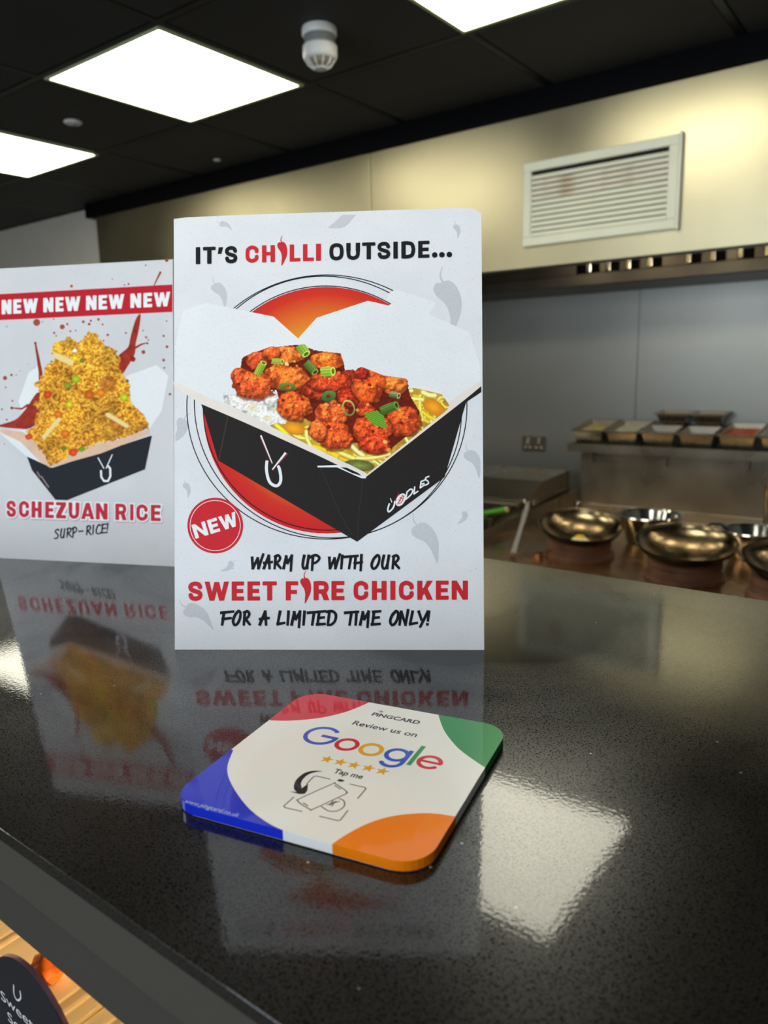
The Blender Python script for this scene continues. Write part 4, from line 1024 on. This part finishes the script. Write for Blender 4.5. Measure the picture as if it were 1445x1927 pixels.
for q_ in [[y3(*q) for q in ((0,1070),(150,1070),(320,1290),(290,1290),(160,1230),(0,1090))], [y3(*q) for q in ((750,750),(930,685),(1000,750),(960,960),(890,1060),(780,900))], [y3(*q) for q in ((110,900),(170,730),(240,680),(240,900),(130,960))]]: p2('box_flap', [q_], 1.5, M['flap'])
p2('box_body', [[y3(*q) for q in ((160,1228),(190,1310),(330,1486),(400,1488),(862,1305),(904,1104),(880,1110),(310,1296))]], 3, M['box2'])
p2('box_inner_rim', [[y3(*q) for q in ((310,1290),(600,1210),(890,1095),(888,1066),(700,1130),(560,1160),(400,1230),(310,1262),(200,1120),(130,1080),(0,1066),(0,1084),(120,1140),(240,1260),(300,1296))]], 4, mat('printed_tan_rim', (226, 190, 165), .55, spec=.15, var=.08, scale=60))
p2('bowl_mark', stroke([y3(600,1310), y3(602,1350), y3(618,1374), y3(642,1374), y3(656,1345), y3(655,1300), y3(640,1282)], 3.6) + stroke([y3(582,1235), y3(618,1300)], 1.8) + stroke([y3(668,1216), y3(630,1300)], 1.8), 4, M['inkwhite'])
p2('side_lettering', stroke([y3(245,1345), y3(290,1412)], 2.4) + stroke([y3(220,1318), y3(240,1352)], 2.2), 4, mat('dim_ink', (140, 110, 120), .42))
HEAP = [(300,1290),(200,1130),(140,1078),(205,1040),(225,960),(195,920),(240,880),(215,820),(190,800),(250,740),(255,690),(320,660),(300,600),(330,540),(370,545),(400,510),(440,545),(455,555),(520,490),(545,485),(590,520),(620,560),(680,590),(720,640),(710,700),(745,760),(785,800),(770,860),(790,920),(850,970),(885,1030),(885,1065),(700,1130),(560,1165),(420,1225)]
def paint2(X, Y):
    H_ = [y3(*q) for q in HEAP]; wx = (fbm(X, Y, 6, 12)-.5)*12; wy = (fbm(X, Y, 6, 14)-.5)*12
    al = inpoly(X+wx, Y+wy, H_)
    n1 = vnoise(X+.5*Y, Y*1.6, 4.2, 3); n2 = vnoise(X*1.5-.6*Y, Y+.3*X, 3.6, 8); big = fbm(X, Y, 26, 20); g = np.maximum(n1, n2)
    img = C3('94520f') + (C3('f2ae32')-C3('8a4a10'))*np.clip((g-.28)*1.9, 0, 1)[..., None]
    img = img + (C3('ffd964')-img)*np.clip((g-.72)*3.0, 0, 1)[..., None]
    up = np.clip((720-Y)/170, 0, 1); img = img*(1-.35*up[..., None]) + C3('f8cc48')*.35*up[..., None]
    lo = np.clip((Y-700)/170, 0, 1)[..., None]; img = img*(1-.20*lo) + C3('c47a22')*.20*lo
    img = img*(.70+.62*big)[..., None]
    for a, b, r, c in ((452,768,27,'9fb81e'),(402,806,21,'7aa020'),(738,878,28,'b4c41e'),(412,918,27,'ccc41e'),(485,1186,22,'6a9420'),(380,1178,18,'5c7c20'),(446,646,22,'ecc81c'),(488,658,18,'6a7a28'),(284,860,26,'c8421a'),(600,850,30,'e0801c'),(530,862,34,'c05c18'),(386,1092,30,'d8701c'),(345,978,30,'d27018'),(436,1205,32,'d0481c'),(170,1112,26,'c84a1c'),(640,800,60,'a85a20'),(690,1040,50,'b06420'),(760,780,12,'4a5c28'),(445,600,15,'fff2d8')):
        x_, y_ = y3(a, b); d = ell(X, Y, x_, y_, r*.3167, r*.3167*.9, 0, .35, 6, a); al |= d < .8
        k_ = .55 if r > 45 else 1.0; over(img, soft(d, .25)*k_, C3(c)*(1.25-.4*d)[..., None])
    for a, b, c, d_, w_ in ((262,1112,350,1010,15),(640,980,752,1046,15),(330,628,420,668,20)):
        p, q = y3(a, b), y3(c, d_); t = np.clip(((X-p[0])*(q[0]-p[0])+(Y-p[1])*(q[1]-p[1]))/((q[0]-p[0])**2+(q[1]-p[1])**2), 0, 1)
        d = np.hypot(X-(p[0]+(q[0]-p[0])*t), Y-(p[1]+(q[1]-p[1])*t)); over(img, np.clip((w_*.3167-d)/1.2, 0, 1), C3('f0d890'))
    return img, al
picture('rice_picture', F2, 40, 615, 290, 885, 1.25, paint2, .00003*5, M['pict'], FACE[P2])
sc = []; SCX = (('S',11.9,30.8),('C',35.4,55.5),('H',59.4,78.8),('E',85,101.6),('Z',105.5,124.5),('U',129,149.6),('A',152.6,177.7),('N',180.4,202.6),('R',217,238.7),('I',244.8,251.4),('C',256.3,278.6),('E',283.9,302.6))
def scz(t, h, dx=0, dy=0, gr=0, only=None):
    o = []
    for ch_, a, b in (SCX if only is None else [only]): o += heavy_px(ch_, a+dx-gr, b+dx+gr, 983.9+dy+gr, 30.8+2*gr, .0293, t, h)
    return o
p2('lettering_shadow', scz(.38, .34, 2.0, 2.4, 2.2), 3, M['shadow'])
p2('lettering_halo', scz(.38, .34, .3, .3, 2.4), 4, M['inkwhite'])
crim = mat('crimson_ink', (196, 42, 62), .55, spec=.15)
for it in SCX: p2('letter', scz(.24, .205, only=it), 5, crim)
sr = []
for ch_, a, b in (('S',101,113),('U',113,124),('R',124,136),('P',134,146),('-',147,158),('R',161,173),('I',173,178),('C',179,191),('E',189,202),('!',199,205)): p2('handwritten_letter', hand(ch_, a, b, 980.5, 20, -.115, .14), 5 + .4*(a % 2), M['ink'])

# ------------------------------------------------------------------ review card
cang = math.radians(12.6); side = .1424; th = .0058
cxx, cyy = -.2540, .2987
FC = Frame((cxx, cyy, -.2238+th), (math.cos(cang), math.sin(cang), 0), (-math.sin(cang), math.cos(cang), 0))
cd = thing('review_card', 'square white plastic review card with coloured corners lying on the counter', 'card', (cxx, cyy, ZC-.2238), (0, 0, cang))
hs = side/2
def rsq(e=0, r=.0165, n=8): return rrect(-hs-e, -hs-e, hs+e, hs+e, r+e, n)
def slab(pts, z0, z1, bev, m, name):
    bm = prism(pts, z0, z1)
    if bev: bmesh.ops.bevel(bm, geom=[e for e in bm.edges if abs(e.verts[0].co.z - e.verts[1].co.z) < 1e-6], offset=bev, segments=2, affect='EDGES', profile=.5)
    return obj(name, bm, m, cd)
M['cw'] = mat('white_acrylic', (247, 247, 248), .3, spec=.3, coat=.5, var=.01)
def acr(n, c): return mat(n, c, .3, spec=.3, coat=.5, var=.01)
plate = slab(rsq(), .0005, th, .0004, M['cw'], 'plate')
slab(rsq(-.0012), 0, .0005, 0, mat('clear_foot', (150, 150, 148), .3), 'base_layer')
def z4(x, y): return (320 + x*.4429, 1280 + y*.4429)
OUT = rsq(.00012, n=8)
def arc_param(p):                       # nearest point on the outline
    return min(range(len(OUTD)), key=lambda i: (OUTD[i][0]-p[0])**2 + (OUTD[i][1]-p[1])**2)
OUTD = []
for i in range(len(OUT)):
    a, b = OUT[i], OUT[(i+1) % len(OUT)]; n = max(1, int(math.hypot(b[0]-a[0], b[1]-a[1])/.001))
    for k in range(n): OUTD.append((a[0]+(b[0]-a[0])*k/n, a[1]+(b[1]-a[1])*k/n))
def corner(name, cur, c, m):
    q = spline([FC.px(*z4(*a)) for a in cur], 6)
    q = [p for p in q if abs(p[0]) < hs and abs(p[1]) < hs] 
    i0, i1 = arc_param(q[0]), arc_param(q[-1]); n = len(OUTD)
    f1 = [OUTD[(i1+k) % n] for k in range((i0-i1) % n + 1)]; f2 = [OUTD[(i1-k) % n] for k in range((i1-i0) % n + 1)]
    cc = (c[0]*hs, c[1]*hs); dm = lambda f: min((a[0]-cc[0])**2 + (a[1]-cc[1])**2 for a in f)
    f = f1 if dm(f1) < dm(f2) else f2
    bm = union_mesh([q + f], 0)
    # give it the thickness of the card
    ret = bmesh.ops.extrude_face_region(bm, geom=list(bm.faces)); vs = [v for v in ret['geom'] if isinstance(v, bmesh.types.BMVert)]
    for v in bm.verts: v.co.z = .0007
    for v in vs: v.co.z = th + .00006
    return obj(name, bm, m, cd)
corner('red_corner', [(840,97),(760,130),(680,152),(600,165),(500,172),(418,170)], (-1, 1), acr('red_acrylic', (214, 34, 54)))
corner('green_corner', [(1140,150),(1165,215),(1215,280),(1270,325),(1345,376)], (1, 1), acr('green_acrylic', (22, 142, 70)))
corner('blue_corner', [(268,297),(243,370),(260,440),(330,540),(430,615),(530,655),(615,684)], (-1, -1), acr('blue_acrylic', (22, 48, 214)))
corner('orange_corner', [(1217,580),(1100,565),(960,575),(850,605),(750,655),(676,706)], (1, -1), acr('orange_acrylic', (255, 134, 4)))
ZP = th + .00008
G = {'b': mat('logo_blue', (56, 98, 214), .25, coat=.5, spec=.3), 'r': mat('logo_red', (222, 44, 62), .25, coat=.5, spec=.3), 'y': mat('logo_yellow', (244, 176, 32), .25, coat=.5, spec=.3), 'g': mat('logo_green', (58, 160, 88), .25, coat=.5, spec=.3)}
cink = mat('card_ink', (34, 38, 46), .25, coat=.5, spec=.3); cgrey = mat('card_grey_ink', (96, 98, 104), .25, coat=.5, spec=.3)
# measured anchor points of the logotype on the card
z6 = lambda x, y: (540 + x*.22145, 1320 + y*.22145)
Q = lambda x, y: Vector(FC.px(*z6(x, y)))
def ringpoly(c, R, w, a0=0, a1=2*PI, n=40):
    return stroke(circ(c, R-w/2, n=n, a0=a0, a1=a1), w, abs(a1-a0-2*PI) < 1e-6)
# work in card space: G centre/size from its extents
def place(xa, xb, yv=0): return 0
gL, gR = Q(140, 290), Q(432, 262)
bx_ = Vector((math.cos(math.radians(0)), 0))
c_o1, c_o2, c_g, c_e = Q(510, 366), Q(715, 410), Q(935, 455), Q(1212, 517)
c_G = Q(290, 292)
Ro = (c_o2-c_o1).length*.475; Wo = Ro*.36; WG = Wo*1.02; RG = Ro*1.50
base = None
def P_(name, polys, m, z=ZP): return printed(name, polys, z, m, plate)
# baseline direction through the o centres
d_ = (c_e - c_o1).normalized(); n_ = Vector((-d_.y, d_.x))
def at(c, polys): return [[tuple(c + d_*x + n_*y) for x, y in p] for p in polys]
ow = (Q(612, 366) - Q(408, 366)).length
Gp = ringpoly((0, 0), RG, WG, .74, 2*PI-.04, 40) + [[(0, -WG/2), (RG-.0001, -WG/2), (RG-.0001, WG/2), (0, WG/2)]]
c_G = c_o1 - d_*(RG+Ro*1.06) + n_*(RG-Ro)
P_('logo_letter', at(c_G, Gp), G['b'])
P_('logo_letter', at(c_o1, ringpoly((0, 0), Ro, Wo)), G['r'])
P_('logo_letter', at(c_o2, ringpoly((0, 0), Ro, Wo)), G['y'])
gp = ringpoly((0, 0), Ro, Wo) + [rrect(Ro-Wo, -Ro*.95, Ro, Ro*1.0, .0002)] + stroke(circ((0, -Ro*.92), Ro-Wo/2, n=24, a0=0, a1=-PI*.84), Wo)
P_('logo_letter', at(c_g, gp), G['b'])
c_l = (c_g + c_e)*.5 + d_*.0002
P_('logo_letter', at(c_l, [rrect(-Wo*.5, -Ro, Wo*.5, RG*2-Ro+.0004, .0002)]), G['g'])
ep = ringpoly((0, 0), Ro, Wo*.95, .0, 2*PI-.62, 40) + [[(-Ro+Wo*.5, -Wo*.35), (Ro-Wo*.3, -Wo*.35), (Ro-Wo*.05, Wo*.45), (-Ro+Wo*.5, Wo*.45)]]
P_('logo_letter', at(c_e, ep), G['r'])
sr_ = (Q(453,517)-Q(340,492)).length*.50
for a in ((340,492),(453,517),(570,542),(692,567),(810,594)):
    c = Q(*a); st = []
    for k in range(10):
        r = sr_ if k % 2 == 0 else sr_*.4; t = PI/2 + k*PI/5; st.append((r*math.cos(t), r*math.sin(t)))
    P_('star', at(c, [st]), G['y'])
def tx(name, s, a, b, h, m, bold=0.012): return text_obj(name, [builtin(s, Q(*a), Q(*b), h, FC, bold)], ZP, m, plate)
def bolden(o, w): return o
tx('maker_lettering', 'PiNGCARD', (714, 118), (1118, 194), .0044, cink, .03)
tx('review_lettering', 'Review us on', (548, 196), (1092, 304), .0056, cink)
tx('tap_lettering', 'Tap me', (388, 606), (632, 660), .0045, cink, .02)
tx('web_address', 'www.pingcard.co.uk', ((345-540)/.22145, (1510-1320)/.22145), ((447-540)/.22145, (1538-1320)/.22145), .0032, mat('pale_blue_ink', (170, 180, 236), .25, coat=.5, spec=.3))
P_('tap_lettering_mark', stroke([tuple(Q(778,84)), tuple(Q(800,80)), tuple(Q(816,90))], .0006) + stroke([tuple(Q(786,92)), tuple(Q(798,88)), tuple(Q(806,94))], .0006), cgrey)
# icon: curved arrow, phone, frame corners, waves, small tag
def ql(pts, w, cl=False): return stroke([tuple(Q(*p)) for p in pts], w, cl)
ar = [[tuple(Q(*p)) for p in spline([(300,594),(230,590),(160,604),(110,636),(70,680),(58,730),(70,760),(104,778),(124,740),(118,700),(136,660),(180,622),(236,602)], 4, True)], [tuple(Q(*p)) for p in ((22,766),(90,772),(112,748),(180,698),(172,760),(150,786),(104,788))]]
P_('curved_arrow', ar, cink)
W_ = .00065
ic = ql([(368,662),(250,634),(226,640),(168,700)], W_) + ql([(530,702),(660,732),(670,744),(600,826)], W_) + ql([(518,926),(455,1008),(430,1014),(274,976)], W_) + ql([(130,936),(-16,904),(-28,890),(60,812)], W_)
ic += ql(spline([(385,702),(410,700),(500,760),(504,778),(488,792),(226,914),(196,918),(110,866),(92,842),(108,826)], 4, True), W_, True)
ic += ql([(404,714),(456,746)], W_) + ql([(136,862),(180,890)], W_)
ic += ql(spline([(440,824),(480,844),(490,880),(462,914),(410,934),(350,930),(290,892)], 5), W_)
for r in (0, 1, 2): ic += ql(spline([(338+r*22,886+0*r+r*6-6),(372+r*14,868-r*2),(392+r*28,846+r*2)], 5), W_)
P_('phone_icon', ic, cgrey)
P_('icon_tag', [[tuple(Q(*p)) for p in ((425,670),(450,660),(480,668),(490,676),(465,684),(436,680))]], cink)
